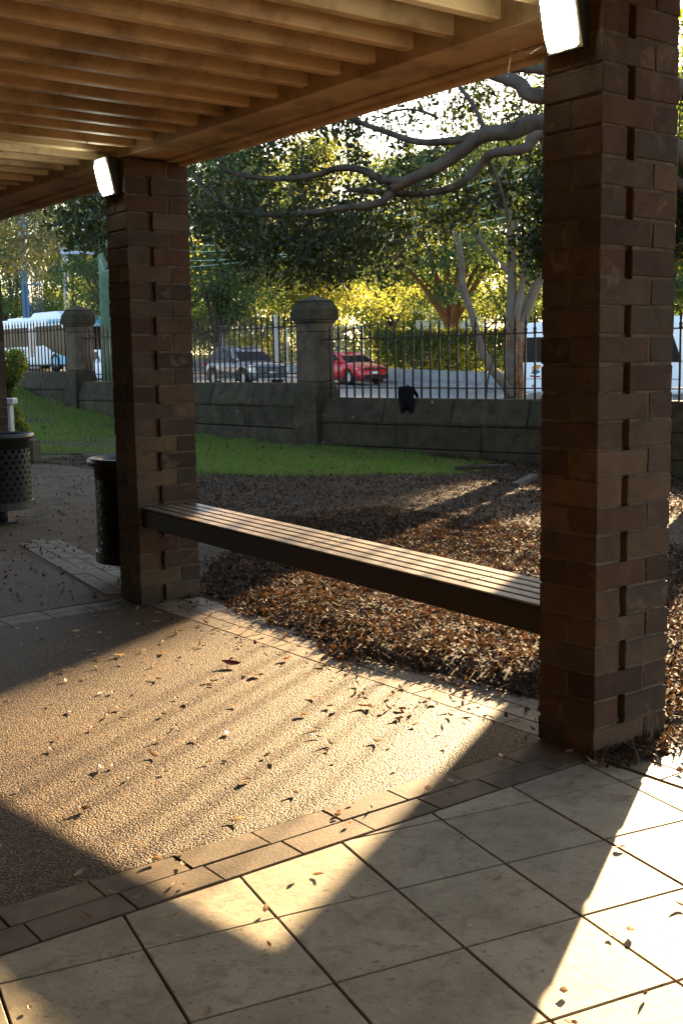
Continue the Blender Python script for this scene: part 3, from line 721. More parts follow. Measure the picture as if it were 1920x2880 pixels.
def car(name, label, paint, loc, rz, L, W, H, wb, fo, r, prof_belt, cab, group=None, spokes=5, clad=False, suv=False):
    """prof_belt: [(x from front 0..L, top z)], cab: (xa0, xa1, xc1, xc0, belt_a, belt_c) measured from the front"""
    c_ = thing(name, label, 'car', loc, rz, group)
    X = lambda u: L/2-u
    hw = W/2; rows = []
    us = np.linspace(0, L, 27)
    fx = [fo, fo+wb]; z_b = .20 if suv else .16
    for u in us:
        zt = float(np.interp(u, [p[0] for p in prof_belt], [p[1] for p in prof_belt]))
        e = min(1, (u/.55)**.5 if u < .55 else 1, ((L-u)/.45)**.5 if L-u < .45 else 1)
        w_ = hw*(.80+.20*e); zb = z_b+.10*(1-e)+.02
        arch = 0
        for wx in fx:
            d = abs(u-wx)
            if d < r*1.22: arch = max(arch, math.sqrt((r*1.22)**2-d*d))
        row = []
        za = max(zb, (r*1.0+arch-.02) if arch else zb)
        za = min(za, zt-.16)
        half = [(0, zb), (w_*.70, zb), (w_*.72, za*.98+.0), (w_*.965, za), (w_*1.0, max(za+.03, zt*.55)), (w_*.99, zt-.17 if zt-.17 > za+.05 else za+.06), (w_*.945, zt-.05), (w_*.80, zt-.005), (w_*.40, zt+.022), (0, zt+.028)]
        row = [(X(u), y_, z) for y_, z in half]+[(X(u), -y_, z) for y_, z in half[-2:0:-1]]
        rows.append(row)
    loft(rows).build('body', paint, c_, True)
    xa0, xa1, xc1, xc0, ba, bc = cab
    wb_, wr = hw*.93, hw*.70
    # greenhouse shell: belt line loop -> roof loop
    def sidept(s_, fx_, fz, off=0.0):   # fx_ 0 front..1 rear, fz 0 belt..1 roof
        x0 = xa0+(xc0-xa0)*fx_; z0 = ba+(bc-ba)*fx_-.03
        x1 = xa1+(xc1-xa1)*fx_; z1 = H-.055-.03*abs(fx_-.4)*1.5
        y0, y1 = wb_, wr+.045
        x = x0+(x1-x0)*fz; z = z0+(z1-z0)*fz; y_ = y0+(y1-y0)*fz
        return (X(x), s_*(y_+off), z)
    rows = []
    for fx_ in np.linspace(0, 1, 9):
        l0, l1 = sidept(1, fx_, 0), sidept(1, fx_, 1); r0, r1 = sidept(-1, fx_, 0), sidept(-1, fx_, 1)
        lm, rm_ = sidept(1, fx_, .5), sidept(-1, fx_, .5)
        top = H-.03*abs(fx_-.4)*1.2
        rows.append([r0, rm_, r1, (l1[0], -wr*.75, top-.015), (l1[0], 0, top), (l1[0], wr*.75, top-.015), l1, lm, l0])
    loft(rows).build('cabin', paint, c_, True)
    gl = M['glass']
    for s_ in (-1, 1):
        nwin = [(.13, .47), (.50, .80), (.83, .93)] if True else []
        for i, (f0, f1) in enumerate(nwin):
            z0, z1 = .12, .90
            q_ = [sidept(s_, f0, z0, .008), sidept(s_, f1, z0 if i < 2 else .35, .008), sidept(s_, f1-(.0 if i < 2 else .02), z1 if i < 2 else .75, .008), sidept(s_, f0, z1, .008)]
            if i == 0: q_[3] = sidept(s_, f0+.03, z1, .008)
            MB().add(q_, [(0, 1, 2, 3)] if s_ > 0 else [(3, 2, 1, 0)]).build('side_window', gl, c_)
        # mirror
        a = sidept(s_, .16, .14, .10); MB().lathe([(.001, -.075), (.05, -.06), (.075, 0), (.05, .06), (.001, .075)], 10).build('mirror', paint, c_, True, loc=a)
    def endpanel(name, fx_, off, mat):
        a, b_, c2, d = sidept(-1, fx_, .06), sidept(1, fx_, .06), sidept(1, fx_, .93), sidept(-1, fx_, .93)
        ins = .93; q_ = [(p[0]+off, p[1]*ins, p[2]+.012) for p in (a, b_, c2, d)]
        MB().add(q_, [(0, 1, 2, 3)]).build(name, mat, c_)
    endpanel('windscreen', 0, .012, gl); endpanel('rear_window', 1, -.012, gl)
    for wx in fx:
        for s_ in (-1, 1): 
            wheel(c_, X(wx), s_*(hw-.13), r, .21, spokes)
            MB().lathe([(r*.3, 0), (r*1.16, 0), (r*1.16, .10)], 24).build('wheel_arch', M['black'], c_, loc=(X(wx), s_*(hw-.24), r*1.02), rot=(R(-90*s_), 0, 0))
    for s_ in (-1, 1):
        MB().box(X(fo+wb-r*1.2), X(fo+r*1.2), s_*(hw*.985)-.015, s_*(hw*.985)+.015, z_b+.03, z_b+.12).build('sill', M['black'] if not clad else M['chrome'], c_)
    return c_, X, hw
RZ = R(-90)                                             # all traffic heads towards -Y
# dark bronze SUV
def zroad(y_): return float(gh(14, y_))-.02
suv, X, hw = car('parked_car', 'dark bronze hatchback SUV seen through the railing left of the pier', M['brownpaint'], (24.3, 40.1, zroad(40.1)), RZ-R(4), 4.55, 1.88, 1.67, 2.70, .90, .365,
      [(0, .70), (.10, .86), (.5, .98), (1.25, 1.06), (4.0, 1.10), (4.45, 1.02), (4.55, .80)], (1.30, 2.05, 3.75, 4.42, 1.05, 1.10), spokes=6, suv=True, clad=True)
MB().box(X(-.01), X(.16), -.62, .62, .52, .80).build('grille', M['black'], suv, bevel=.02)
for k in range(5): MB().box(X(-.018), X(.1), -.58, .58, .545+.05*k, .555+.05*k).build('grille_bar', M['alloy'], suv)
for s_ in (-1, 1):
    MB().box(X(.05), X(.30), s_*.80-.08, s_*.80+.08, .55, .80).build('headlight', M['headlight'], suv, bevel=.02)
    MB().box(X(.02), X(.35), s_*.72-.16, s_*.72+.16, .845, .872).build('running_light', M['headlight'], suv)
    MB().box(X(4.40), X(4.56), s_*.78-.12, s_*.78+.12, .92, 1.04).build('tail_light', M['taillight'], suv, bevel=.02)
    MB().tube([(X(2.1), s_*.66, 1.66), (X(2.3), s_*.66, 1.70), (X(3.5), s_*.66, 1.69), (X(3.7), s_*.66, 1.64)], .018, 6).build('roof_rail', M['alloy'], suv)
MB().box(X(-.03), X(.1), -.19, .19, .50, .60).build('number_plate', M['plate'], suv)
MB().box(X(-.015), X(.2), -.7, .7, .27, .34).build('skid_plate', M['alloy'], suv, bevel=.01)
# red hatchback
golf, X, hw = car('parked_car', 'red hatchback with five spoke alloy wheels right of the pier', M['red'], (29.3, 39.3, zroad(39.3)), RZ-R(3), 4.26, 1.80, 1.45, 2.62, .88, .325,
      [(0, .60), (.08, .72), (.45, .83), (1.15, .95), (3.8, 1.0), (4.2, .94), (4.26, .72)], (1.12, 1.95, 3.45, 4.12, .95, .99))
MB().box(X(-.01), X(.2), -.56, .56, .635, .715).build('grille', M['black'], golf, bevel=.012)
MB().box(X(-.015), X(.15), -.60, .60, .655, .668).build('grille_bar', M['red'], golf)
MB().box(X(-.01), X(.2), -.60, .60, .25, .42).build('lower_grille', M['black'], golf, bevel=.015)
for s_ in (-1, 1):
    V = [(X(.06), s_*.52, .63), (X(.30), s_*.86, .66), (X(.44), s_*.875, .74), (X(.16), s_*.53, .735)]
    MB().add([(p[0]+.02, p[1]+s_*.015, p[2]+.01) for p in V]+[(p[0]-.08, p[1]-s_*.05, p[2]) for p in V], [(0, 1, 2, 3), (3, 2, 1, 0), (0, 1, 5, 4), (1, 2, 6, 5), (2, 3, 7, 6), (3, 0, 4, 7)]).build('headlight', M['headlight'], golf)
    MB().box(X(.12), X(.3), s_*.74-.09, s_*.74+.09, .27, .40).build('fog_light', M['black'], golf, bevel=.01)
    MB().box(X(4.10), X(4.27), s_*.70-.14, s_*.70+.14, .80, .92).build('tail_light', M['taillight'], golf, bevel=.02)
em = MB().lathe([(.052, -.006), (.066, -.006), (.066, .006), (.052, .006), (.052, -.006)], 20).build('emblem', M['chrome'], golf, loc=(X(-.035), 0, .678), rot=(0, R(90), 0))
mbw = MB()
for a, b_ in (((-.03, .05), (0, -.005)), ((.03, .05), (0, -.005)), ((-.05, .03), (-.025, -.05)), ((-.025, -.05), (0, -.005)), ((0, -.005), (.025, -.05)), ((.025, -.05), (.05, .03))):
    mbw.tube([(0, a[0], a[1]), (0, b_[0], b_[1])], .006, 4)
mbw.build('emblem_strokes', M['chrome'], golf, loc=(X(-.035), 0, .678))
MB().box(X(-.03), X(.1), -.19, .19, .45, .55).build('number_plate', M['plate'], golf)
# white car in front of the bus
wc, X, hw = car('moving_car', 'white hatchback half hidden behind the green utility pole', M['white'], (20.2, 44.6, zroad(44.6)), RZ, 4.4, 1.82, 1.55, 2.65, .9, .34,
      [(0, .64), (.10, .78), (.5, .92), (1.2, 1.0), (3.9, 1.04), (4.3, .98), (4.4, .76)], (1.2, 2.0, 3.6, 4.28, 1.0, 1.04))
for s_ in (-1, 1):
    MB().box(X(4.12), X(4.42), s_*.74-.16, s_*.74+.16, .88, 1.02).build('tail_light', M['taillight'], wc, bevel=.02)
    MB().box(X(.05), X(.4), s_*.70-.14, s_*.70+.14, .66, .78).build('headlight', M['headlight'], wc, bevel=.02)

def rbox(L, W, H, z0, fr=.25):      # rounded coach shell sections along x
    rows = []
    for x, sw, sh, zz in ((L/2, .86, .80, .12), (L/2-.12, .95, .93, .05), (L/2-.45, 1, .985, 0), (L/2-1.0, 1, 1, 0), (0, 1, 1, 0), (-L/2+.6, 1, 1, 0), (-L/2+.12, .97, .975, .02), (-L/2, .93, .93, .06)):
        w_ = W/2*sw; h0 = z0+zz; h1 = z0+(H-z0)*sh
        half = [(w_*.98, h0), (w_, h0+.1), (w_, h0+(h1-h0)*.45), (w_*.985, h1-.32), (w_*.95, h1-.12), (w_*.84, h1-.02), (w_*.4, h1+.02)]
        rows.append([(x, y_, z) for y_, z in half]+[(x, -y_, z) for y_, z in half[::-1]])
    return loft(rows)
# city bus
bz = zroad(61); bx, by = 24.0, 61.3
bus = thing('city_bus', 'white and light blue city bus behind the railing beside the clipped shrub', 'bus', (bx, by, bz), RZ)
BL, BW, BH = 12.3, 2.5, 2.95
rbox(BL, BW, BH, .32).build('body', M['white'], bus, True)
def sidepanel(parent, name, poly, s_, W_, mat, off=.012, th=.02):
    V = [(x, s_*(W_/2+off), z) for x, z in poly]+[(x, s_*(W_/2-th), z) for x, z in poly]; n_ = len(poly)
    F = [tuple(range(n_)), tuple(range(2*n_-1, n_-1, -1))]+[(i, (i+1) % n_, n_+(i+1) % n_, n_+i) for i in range(n_)]
    return MB().add(V, F).build(name, mat, parent)
for s_ in (-1, 1):
    sidepanel(bus, 'window_band', [(-5.9, 1.35), (2.9, 1.35), (2.9, 2.42), (-5.9, 2.42)], s_, BW, M['glass'])
    sidepanel(bus, 'cab_window', [(4.45, .98), (6.02, .72), (5.98, 2.42), (2.9, 2.42), (2.9, 1.40), (3.3, 1.35)], s_, BW, M['glass'], .014)
    sidepanel(bus, 'blue_panel', [(4.2, .34), (6.05, .34), (6.05, .72), (4.9, .95), (4.3, .80)], s_, BW, M['skyblue'], .010)
    sidepanel(bus, 'blue_roof_edge', [(3.6, 2.50), (6.02, 2.50), (5.9, 2.72), (3.9, 2.76)], s_, BW-.05, M['skyblue'], .02)
    for k in range(6): sidepanel(bus, 'window_post', [(-5.0+1.45*k, 1.36), (-4.93+1.45*k, 1.36), (-4.93+1.45*k, 2.41), (-5.0+1.45*k, 2.41)], s_, BW, M['black'], .017)
    sidepanel(bus, 'poster', [(1.05, .55), (2.05, .55), (2.05, 2.45), (1.05, 2.45)], s_, BW, M['white'], .020)
    sidepanel(bus, 'portrait_poster', [(1.18, .75), (1.92, .75), (1.92, 2.25), (1.18, 2.25)], s_, BW, M['poster'], .024)
    for wx in (4.75-.15, -2.6):
        MB().lathe([(.2, 0), (.60, 0), (.60, .12)], 24).build('wheel_arch', M['black'], bus, loc=(wx, s_*(BW/2-.09), .5), rot=(R(-90*s_), 0, 0))
        wheel(bus, wx, s_*(BW/2-.12), .48, .26, 8)
MB().box(6.10, 6.165, -1.03, 1.03, .98, 2.32).build('windscreen', M['glass'], bus)
MB().add([(6.168, -1.0, 2.34), (6.168, 1.0, 2.34), (6.07, 1.0, 2.76), (6.07, -1.0, 2.76)], [(0, 1, 2, 3)]).build('destination_band', M['skyblue'], bus)
MB().box(6.12, 6.175, -1.0, 1.0, .36, .50).build('bumper', M['black'], bus)
V = []
for x, w_, h in ((4.6, .85, .0), (4.2, .95, .24), (1.0, .95, .26), (.4, .9, .0)):
    V += [(x, -w_, 2.94), (x, w_, 2.94), (x, w_*.9, 2.96+h), (x, -w_*.9, 2.96+h)]
F = [(i*4+q_, i*4+(q_+1) % 4, i*4+4+(q_+1) % 4, i*4+4+q_) for i in range(3) for q_ in range(4)]+[(0, 3, 2, 1), (12, 13, 14, 15)]
MB().add(V, F).build('roof_unit', M['white'], bus, bevel=.04, seg=2)
MB().box(-3.4, -1.2, -.7, .7, 2.95, 3.06).build('roof_hatch', M['white'], bus, bevel=.03)
for s_ in (-1, 1): MB().box(6.0, 6.16, s_*.95-.15, s_*.95+.15, .55, .80).build('headlight', M['headlight'], bus, bevel=.02)
MB().box(5.5, 5.95, -1.27, -1.2, 2.25, 2.42).build('side_light', M['plate'], bus)
# white minibus
mz = zroad(22); mx = 26.6
mini = thing('minibus', 'white minibus with dark windows behind the brick column and gum tree', 'minibus', (mx, 25.3-3.5, mz), RZ)
ML, MW, MH = 7.0, 2.05, 2.62
rbox(ML, MW, MH, .30).build('body', M['white'], mini, True)
for s_ in (-1, 1):
    for k in range(4):
        sidepanel(mini, 'side_window', [(-3.12+1.45*k, 1.30), (-1.80+1.45*k, 1.30), (-1.80+1.45*k, 2.12), (-3.12+1.45*k, 2.12)], s_, MW, M['glass'], .008)
    sidepanel(mini, 'cab_window', [(2.62, 1.25), (3.30, 1.25), (2.95, 2.1), (2.62, 2.1)], s_, MW-.03, M['glass'], .02)
    sidepanel(mini, 'tail_light', [(-3.50, .70), (-3.36, .70), (-3.36, 1.02), (-3.50, 1.02)], s_, MW, M['taillight'], .006)
    sidepanel(mini, 'side_reflector', [(-2.62, .48), (-2.45, .48), (-2.45, .56), (-2.62, .56)], s_, MW, M['amber'], .006)
    sidepanel(mini, 'logo_sun', [(-2.60, 1.02), (-2.30, 1.08), (-2.20, 1.20), (-2.45, 1.22), (-2.62, 1.14)], s_, MW, M['amber'], .004)
    sidepanel(mini, 'logo_bird', [(-2.66, .93), (-2.42, .90), (-2.25, .98), (-2.35, 1.06), (-2.58, 1.03)], s_, MW, M['bluepanel'], .007)
    sidepanel(mini, 'logo_line', [(-2.70, .82), (-2.25, .80), (-2.25, .85), (-2.70, .87)], s_, MW, M['taillight'], .005)
    sidepanel(mini, 'body_crease', [(-3.4, .74), (3.2, .74), (3.2, .765), (-3.4, .765)], s_, MW, M['kerb'], .006)
    for wx in (2.45, -1.55):
        MB().lathe([(.15, 0), (.44, 0), (.44, .1)], 24).build('wheel_arch', M['black'], mini, loc=(wx, s_*(MW/2-.07), .36), rot=(R(-90*s_), 0, 0))
        wheel(mini, wx, s_*(MW/2-.11), .35, .22, 6)
MB().add([(3.48, -.85, 1.25), (3.48, .85, 1.25), (3.38, .80, 2.15), (3.38, -.80, 2.15)], [(0, 1, 2, 3)]).build('windscreen', M['glass'], mini)
MB().add([(-3.52, .75, 1.30), (-3.52, -.75, 1.30), (-3.46, -.72, 2.1), (-3.46, .72, 2.1)], [(0, 1, 2, 3)]).build('rear_window', M['glass'], mini)

# ------------------------------------------------------------------ white meter post and stone block by the shrub
q_ = at(22, 1000, 14.2); mp = thing('meter_post', 'white capped post with vent slots in front of the clipped shrub', 'post', (q_[0]-.02, q_[1], float(gh(q_[0], q_[1]))-.05), -HEAD)
MB().box(-.065, .065, -.08, .08, 0, .82).build('shaft', M['greypaint'], mp, bevel=.006)
MB().box(-.115, .115, -.12, .12, .821, .90).build('cap', M['greypaint'], mp, bevel=.012)
for k in range(9): MB().box(-.05, .03, -.084, -.0805, .42+.04*k, .432+.04*k).build('vent_slot', M['black'], mp)
q_ = at(53, 975, 14.8); sb = MB().box(-.16, .16, -.2, .2, -.15, .30).build('stone_block', M['stone_dark'], bevel=.02, loc=(q_[0], q_[1], float(gh(q_[0], q_[1]))), rot=(0, 0, -HEAD))
tag(sb, 'dark square stone block on the grass beside the white post', 'stone block')
# ------------------------------------------------------------------ foliage
def rand_dirs(n_, zb=0.0):
    v = rng.normal(size=(n_, 3)); v[:, 2] += zb; return v/np.linalg.norm(v, axis=1, keepdims=True)
def leaf_mesh(name, C, L, W, mat, droop=-.4, fold=.15, dirs=None, up=.6):
    n_ = len(C); a = rand_dirs(n_, droop) if dirs is None else dirs
    nn = rand_dirs(n_, up); b_ = np.cross(nn, a); b_ /= np.maximum(np.linalg.norm(b_, axis=1, keepdims=True), 1e-6); nn = np.cross(a, b_)
    L = (np.asarray(L)*np.ones(n_))[:, None]; W = (np.asarray(W)*np.ones(n_))[:, None]
    V = np.stack([C, C+a*L*.45-b_*W+nn*W*fold, C+a*L, C+a*L*.45+b_*W+nn*W*fold], 1).reshape(-1, 3)
    i = np.arange(n_)*4
    F = np.stack([np.stack([i, i+1, i+2], 1), np.stack([i, i+2, i+3], 1)], 1).reshape(-1, 3)
    return np_mesh(name, V, F, mat)
def clumps(centers, radii, per, squash=.6, shell=.5):
    """leaf centres: points in flattened balls around clump centres, denser towards the outside"""
    n_ = len(centers)*per; c_ = np.repeat(centers, per, 0); r_ = np.repeat(radii, per)
    d = rand_dirs(n_); rr = rng.random(n_)**shell; p = d*(rr*r_)[:, None]; p[:, 2] *= squash
    return c_+p
def P3(l, d): return [tuple(at(x, y, dd)) for (x, y), dd in zip(l, d)]
def catmull(P, n_=5):
    P = [np.array(p, float) for p in P]; Q = [2*P[0]-P[1]]+P+[2*P[-1]-P[-2]]; o_ = []
    for i in range(1, len(Q)-2):
        for k in range(n_):
            t = k/n_; p0, p1, p2, p3 = Q[i-1], Q[i], Q[i+1], Q[i+2]
            o_.append(.5*((2*p1)+(-p0+p2)*t+(2*p0-5*p1+4*p2-p3)*t*t+(-p0+3*p1-3*p2+p3)*t**3))
    return o_+[P[-1]]
def limb(mb, pts, r0, r1, n_=9, kink=.0, mid=None):
    Q = catmull(pts); N = len(Q)
    if kink: Q = [p+rng.normal(size=3)*kink*(0 < i < N-1) for i, p in enumerate(Q)]
    mb.tube([tuple(p) for p in Q], [r0+(r1-r0)*(i/(N-1))**.8 for i in range(N)], n_)
    return Q
# ---- fig tree: trunk outside the frame to the right, limbs reaching across behind the near column
fig = thing('fig_tree', 'spreading fig tree with sinuous grey limbs and dark glossy leaves', 'tree', (6.3, 3.82, 0)); FO = np.array([6.3, 3.82, 0])
mb = MB()
z0 = float(gh(6.3, 3.82))-.1
limb(mb, [(6.3, 3.82, z0), (6.28, 3.82, .9), (6.3, 3.84, 2.0), (6.25, 3.85, 2.9), (6.35, 3.8, 4.6), (6.5, 3.7, 6.5)], .24, .09, 12)
MB_t = mb
limb(mb, [(6.25, 3.85, 2.6), (5.5, 4.05, 3.05)]+P3([(1250, 283), (1180, 300), (1110, 310), (1060, 345), (1000, 385), (935, 415), (895, 435)], [9.5, 9.55, 9.6, 9.7, 9.8, 9.9, 10.0]), .095, .044, 10)
QL = limb(mb, P3([(905, 428), (880, 460), (850, 470), (790, 477), (700, 490), (600, 492), (540, 480), (490, 455), (455, 415), (440, 395)], [10, 10, 10.05, 10.1, 10.2, 10.3, 10.4, 10.5, 10.6, 10.6]), .040, .016)
limb(mb, P3([(930, 418), (880, 412), (830, 390), (780, 385), (720, 402), (650, 410), (590, 407), (530, 395), (505, 380)], [9.9, 10, 10, 10.1, 10.2, 10.3, 10.3, 10.4, 10.4]), .042, .018)
limb(mb, P3([(1110, 310), (1040, 322), (960, 325), (880, 300), (820, 278), (780, 258), (730, 235)], [9.6, 9.7, 9.9, 10.1, 10.3, 10.4, 10.5]), .040, .016)
limb(mb, [(6.2, 3.9, 2.5), (5.4, 4.2, 2.9)]+P3([(1250, 310), (1205, 340), (1130, 352), (1105, 375), (1060, 420), (1000, 440), (930, 445), (850, 438), (800, 435)], [9.4, 9.4, 9.5, 9.6, 9.7, 9.9, 10.1, 10.4, 10.6]), .052, .024)
limb(mb, [(6.3, 3.85, 3.1), (5.6, 4.0, 3.5)]+P3([(1250, 222), (1190, 190), (1120, 165), (1060, 152), (980, 120)], [9.6, 9.7, 9.8, 9.9, 10]), .085, .04)
limb(mb, [(6.3, 3.9, 3.4)]+P3([(1250, 160), (1150, 160), (1040, 150), (940, 120)], [9.8, 10, 10.2, 10.4]), .05, .03)
limb(mb, P3([(1118, 305), (1108, 285), (1085, 238), (1050, 190), (1030, 150)], [9.6, 9.6, 9.7, 9.8, 9.9]), .026, .016)
limb(mb, P3([(1120, 365), (1145, 420), (1165, 500), (1150, 540)], [9.6, 9.7, 9.8, 9.9]), .02, .008)
limb(mb, P3([(1000, 265), (940, 250), (880, 260)], [9.9, 10, 10.2]), .014, .008)
o_ = mb.build('trunk', M['bark_fig'], fig, True); o_.location = tuple(-FO)
def low_edge(x): return np.interp(x, [425, 470, 520, 560, 620, 700, 800, 880, 930, 1000, 1060, 1150, 1300, 1500], [560, 570, 590, 655, 650, 655, 660, 655, 620, 590, 540, 480, 470, 480])
cc = []; cr = []
while len(cc) < 900:
    x, y = rng.uniform(405, 1420), rng.uniform(-60, 660)
    if y > low_edge(x)-22: continue
    p = 1.0
    if y < 480: p = .55
    if 830 < x < 1240 and 120 < y < 420: p = .30
    if 640 < x < 760 and 300 < y < 380: p = .2
    if 560 < x < 900 and 470 < y < 640: p = 1.
    if rng.random() > p: continue
    cc.append(at(x, y, rng.uniform(9.9, 13.2))); cr.append(rng.uniform(.13, .30))
cc = np.array(cc); cr = np.array(cr)
# unseen crown beyond the frame, thickened to darken the covered floor
n_ = 1500; ex_ = np.stack([rng.uniform(2.2, 11, n_), rng.uniform(-4, 13, n_), rng.uniform(3.2, 7.5, n_)], 1)
dep = (ex_-CAM)@FW; pxv = (960+FPX*((ex_-CAM)@RT)/np.maximum(dep, .1))/1.2245; pyv = (1440-FPX*((ex_-CAM)@UP)/np.maximum(dep, .1))/1.2245
ex_ = ex_[(dep < .5) | (pxv < -60) | (pxv > 1640) | (pyv < -110)]
lowc = np.stack([rng.uniform(6.2, 7.8, 320), rng.uniform(.3, 2.7, 320), rng.random(320)**1.6], 1)      # low boughs added out of view to shade the tiles
lowc[:, 1] += lowc[:, 0]*math.cos(R(SUN_AZ))/math.sin(R(SUN_AZ)); lowc[:, 2] += 2.315+(lowc[:, 0]-7)*.24
ex_ = np.concatenate([ex_, lowc, lowc+rng.normal(size=lowc.shape)*np.array([.3, .2, .03]), lowc+rng.normal(size=lowc.shape)*np.array([.3, .2, .03])+np.array([0, 0, .03]), lowc+rng.normal(size=lowc.shape)*np.array([.3, .2, .05])+np.array([0, 0, .12])])
C = np.concatenate([clumps(cc, cr, 26, .9, .6), clumps(ex_, np.where(ex_[:, 2] < 3.2, .25, .45), 26, .8, .6)])
o_ = obj('crown', leaf_mesh('crown', C-FO, rng.uniform(.055, .095, len(C)), rng.uniform(.014, .022, len(C)), M['leaf_fig'], -.5, .2), fig)
rt_ = MB()                                            # unseen hanging stems added to streak the sunlit paving
for k in range(8):
    xr = rng.uniform(4.9, 6.9); yr = .78+.15*k+rng.uniform(-.03, .03)+xr*math.cos(R(SUN_AZ))/math.sin(R(SUN_AZ)); rr = rng.uniform(.004, .011)
    rt_.tube([(xr-FO[0]+rng.uniform(-.1, .1), yr-FO[1], 4.0), (xr-FO[0]+rng.uniform(-.03, .03), yr-FO[1]+rng.uniform(-.02, .02), 2.0), (xr-FO[0], yr-FO[1], float(gh(xr, yr))-.05)], [rr, rr, rr*1.2], 6)
rt_.build('streak_stems', M['bark_fig'], fig, True)
tw_ = MB()                                            # twigs through the clumps
for c_ in cc[::2]:
    e = c_+rng.normal(size=3)*.18+np.array([0, 0, .15]); tw_.tube([tuple(e-FO), tuple((c_+e)/2+rng.normal(size=3)*.03-FO), tuple(c_+np.array([0, 0, -.1])-FO)], [.006, .005, .003], 4, False)
tw_.build('twigs', M['bark_fig'], fig)['kind'] = 'stuff'
# second trunk added outside the frame to shade the tiles
fg2 = thing('fig_tree', 'second fig trunk added out of view to shade the tiles', 'tree', (5.0, 1.93, 0)); F2 = np.array([5.0, 1.93, 0])
mb = MB(); limb(mb, [(0, 0, -.2), (0, .02, 1.2), (.03, 0, 2.4), (.3, -.2, 4.2)], .31, .16, 12); mb.build('trunk', M['bark_fig'], fg2, True)
e2 = np.stack([rng.normal(0, 1.4, 90), rng.normal(-1, 1.6, 90), rng.uniform(3.6, 6, 90)], 1); C = clumps(e2, np.full(90, .45), 22, .7)
obj('crown', leaf_mesh('crown', C, .09, .022, M['leaf_fig']), fg2)

# ---- grey gum behind the railing
gz = float(gh(11.8, 11.9)); gum = thing('gum_tree', 'grey barked gum tree with several leaning stems behind the railing', 'tree', (11.8, 11.9, gz)); GO = np.array([11.8, 11.9, gz])
def z5(l, d): return [tuple(at((900+.4464*x)/1.2245, (700+.4464*y)/1.2245, d)-GO) for x, y in l]
mb = MB(); dd = 20.0
limb(mb, z5([(1225, 1010), (1222, 930), (1222, 800), (1215, 600), (1225, 460)], dd), .19, .155, 12, .004)
limb(mb, z5([(1215, 520), (1205, 400), (1208, 200), (1205, 0), (1195, -180), (1165, -330), (1120, -480)], dd), .105, .065, 10)
limb(mb, z5([(1225, 540), (1240, 400), (1265, 270), (1285, 110), (1340, -20), (1375, -150)], dd-.1), .075, .045, 10)
limb(mb, z5([(1240, 560), (1290, 400), (1350, 260), (1420, 110), (1500, -60), (1560, -220)], dd+.1), .12, .07, 10)
limb(mb, z5([(1210, 930), (1150, 840), (1085, 760), (1030, 660), (985, 530), (950, 390), (905, 260), (890, 100), (865, -60), (800, -250)], dd-.15), .09, .05, 10)
limb(mb, z5([(1190, 150), (1130, 90), (1060, 10), (990, -90), (930, -200)], dd), .055, .03, 8)
limb(mb, z5([(1270, 110), (1262, -20), (1235, -170), (1190, -330), (1150, -520)], dd), .05, .03, 8)
limb(mb, z5([(905, 255), (880, 255), (868, 230)], dd-.15), .05, .02, 8)
mb.build('trunk', M['bark_gum'], gum, True)
mbk = MB()                                            # loose bark strips
for k in range(40):
    x, y = rng.uniform(1160, 1300), rng.uniform(420, 900); a = z5([(x, y), (x+rng.uniform(-10, 10), y+rng.uniform(30, 80))], dd-.2+rng.uniform(-.02, .03))
    if y > 560: x = rng.uniform(1235, 1275); a = z5([(x, y), (x+rng.uniform(-6, 6), y+rng.uniform(40, 90))], dd-.19)
    mbk.tube([a[0], tuple((np.array(a[0])+a[1])/2+rng.normal(size=3)*.015), a[1]], [.012, .014, .004], 4)
mbk.build('peeling_bark', M['bark_red'], gum)
cc = []
while len(cc) < 330:
    x, y = rng.uniform(760, 1560), rng.uniform(-150, 560)
    if y > np.interp(x, [760, 900, 1060, 1250, 1600], [330, 480, 560, 480, 560]): continue
    cc.append(at(x, y, rng.uniform(17.5, 22.5)))
cc = np.array(cc); C = clumps(cc, rng.uniform(.3, .6, len(cc)), 46, .7, .6)
obj('crown', leaf_mesh('crown', C-GO, rng.uniform(.09, .15, len(C)), .014, M['leaf_gum'], -1.2), gum)

# ---- trees across the road and the far belt
def big_tree(name, label, x, y, h, cr_, trunk_r, mat, bark, z_low, n_cl=60, per=150, leaf=.26, group=None, fork=None, flat=.5):
    z = float(gh(x, y)); t_ = thing(name, label, 'tree', (x, y, z), group=group)
    mb = MB(); zf = z_low*.75
    limb(mb, [(0, 0, -.2), (.1*trunk_r, 0, zf*.5), (0, .1, zf)], trunk_r*1.15, trunk_r*.85, 10)
    cl = []; 
    for k in range(n_cl):
        a = rng.uniform(0, 2*math.pi); u = rng.random()**.55; zz = z_low+(h-z_low)*rng.random()**.85
        prof = math.sin(math.pi*min(1, .18+.82*(zz-z_low)/(h-z_low)))**.6
        cl.append((cr_*u*prof*math.cos(a), cr_*u*prof*math.sin(a), zz))
    cl = np.array(cl)
    for k in range(9):
        e = cl[k*n_cl//9]; s0 = np.array([0, .1, zf*(.85+.15*random.random())]); mid = s0+(e-s0)*.5+np.array([0, 0, .4])
        limb(mb, [tuple(s0), tuple(mid), tuple(e)], trunk_r*.42, trunk_r*.1, 6)
    mb.build('trunk', bark, t_, True)
    C = clumps(cl, rng.uniform(.16, .30, n_cl)*cr_, per, flat, .45)
    obj('crown', leaf_mesh('crown', C, rng.uniform(.7, 1.3, len(C))*leaf, leaf*.22, mat, -.3, .1), t_)
    return t_
FT = 'trees across the road'
def atg(xv, d):                                         # a spot on the terrain along a picture column
    p = at(xv, 860, d); return p[0], p[1]
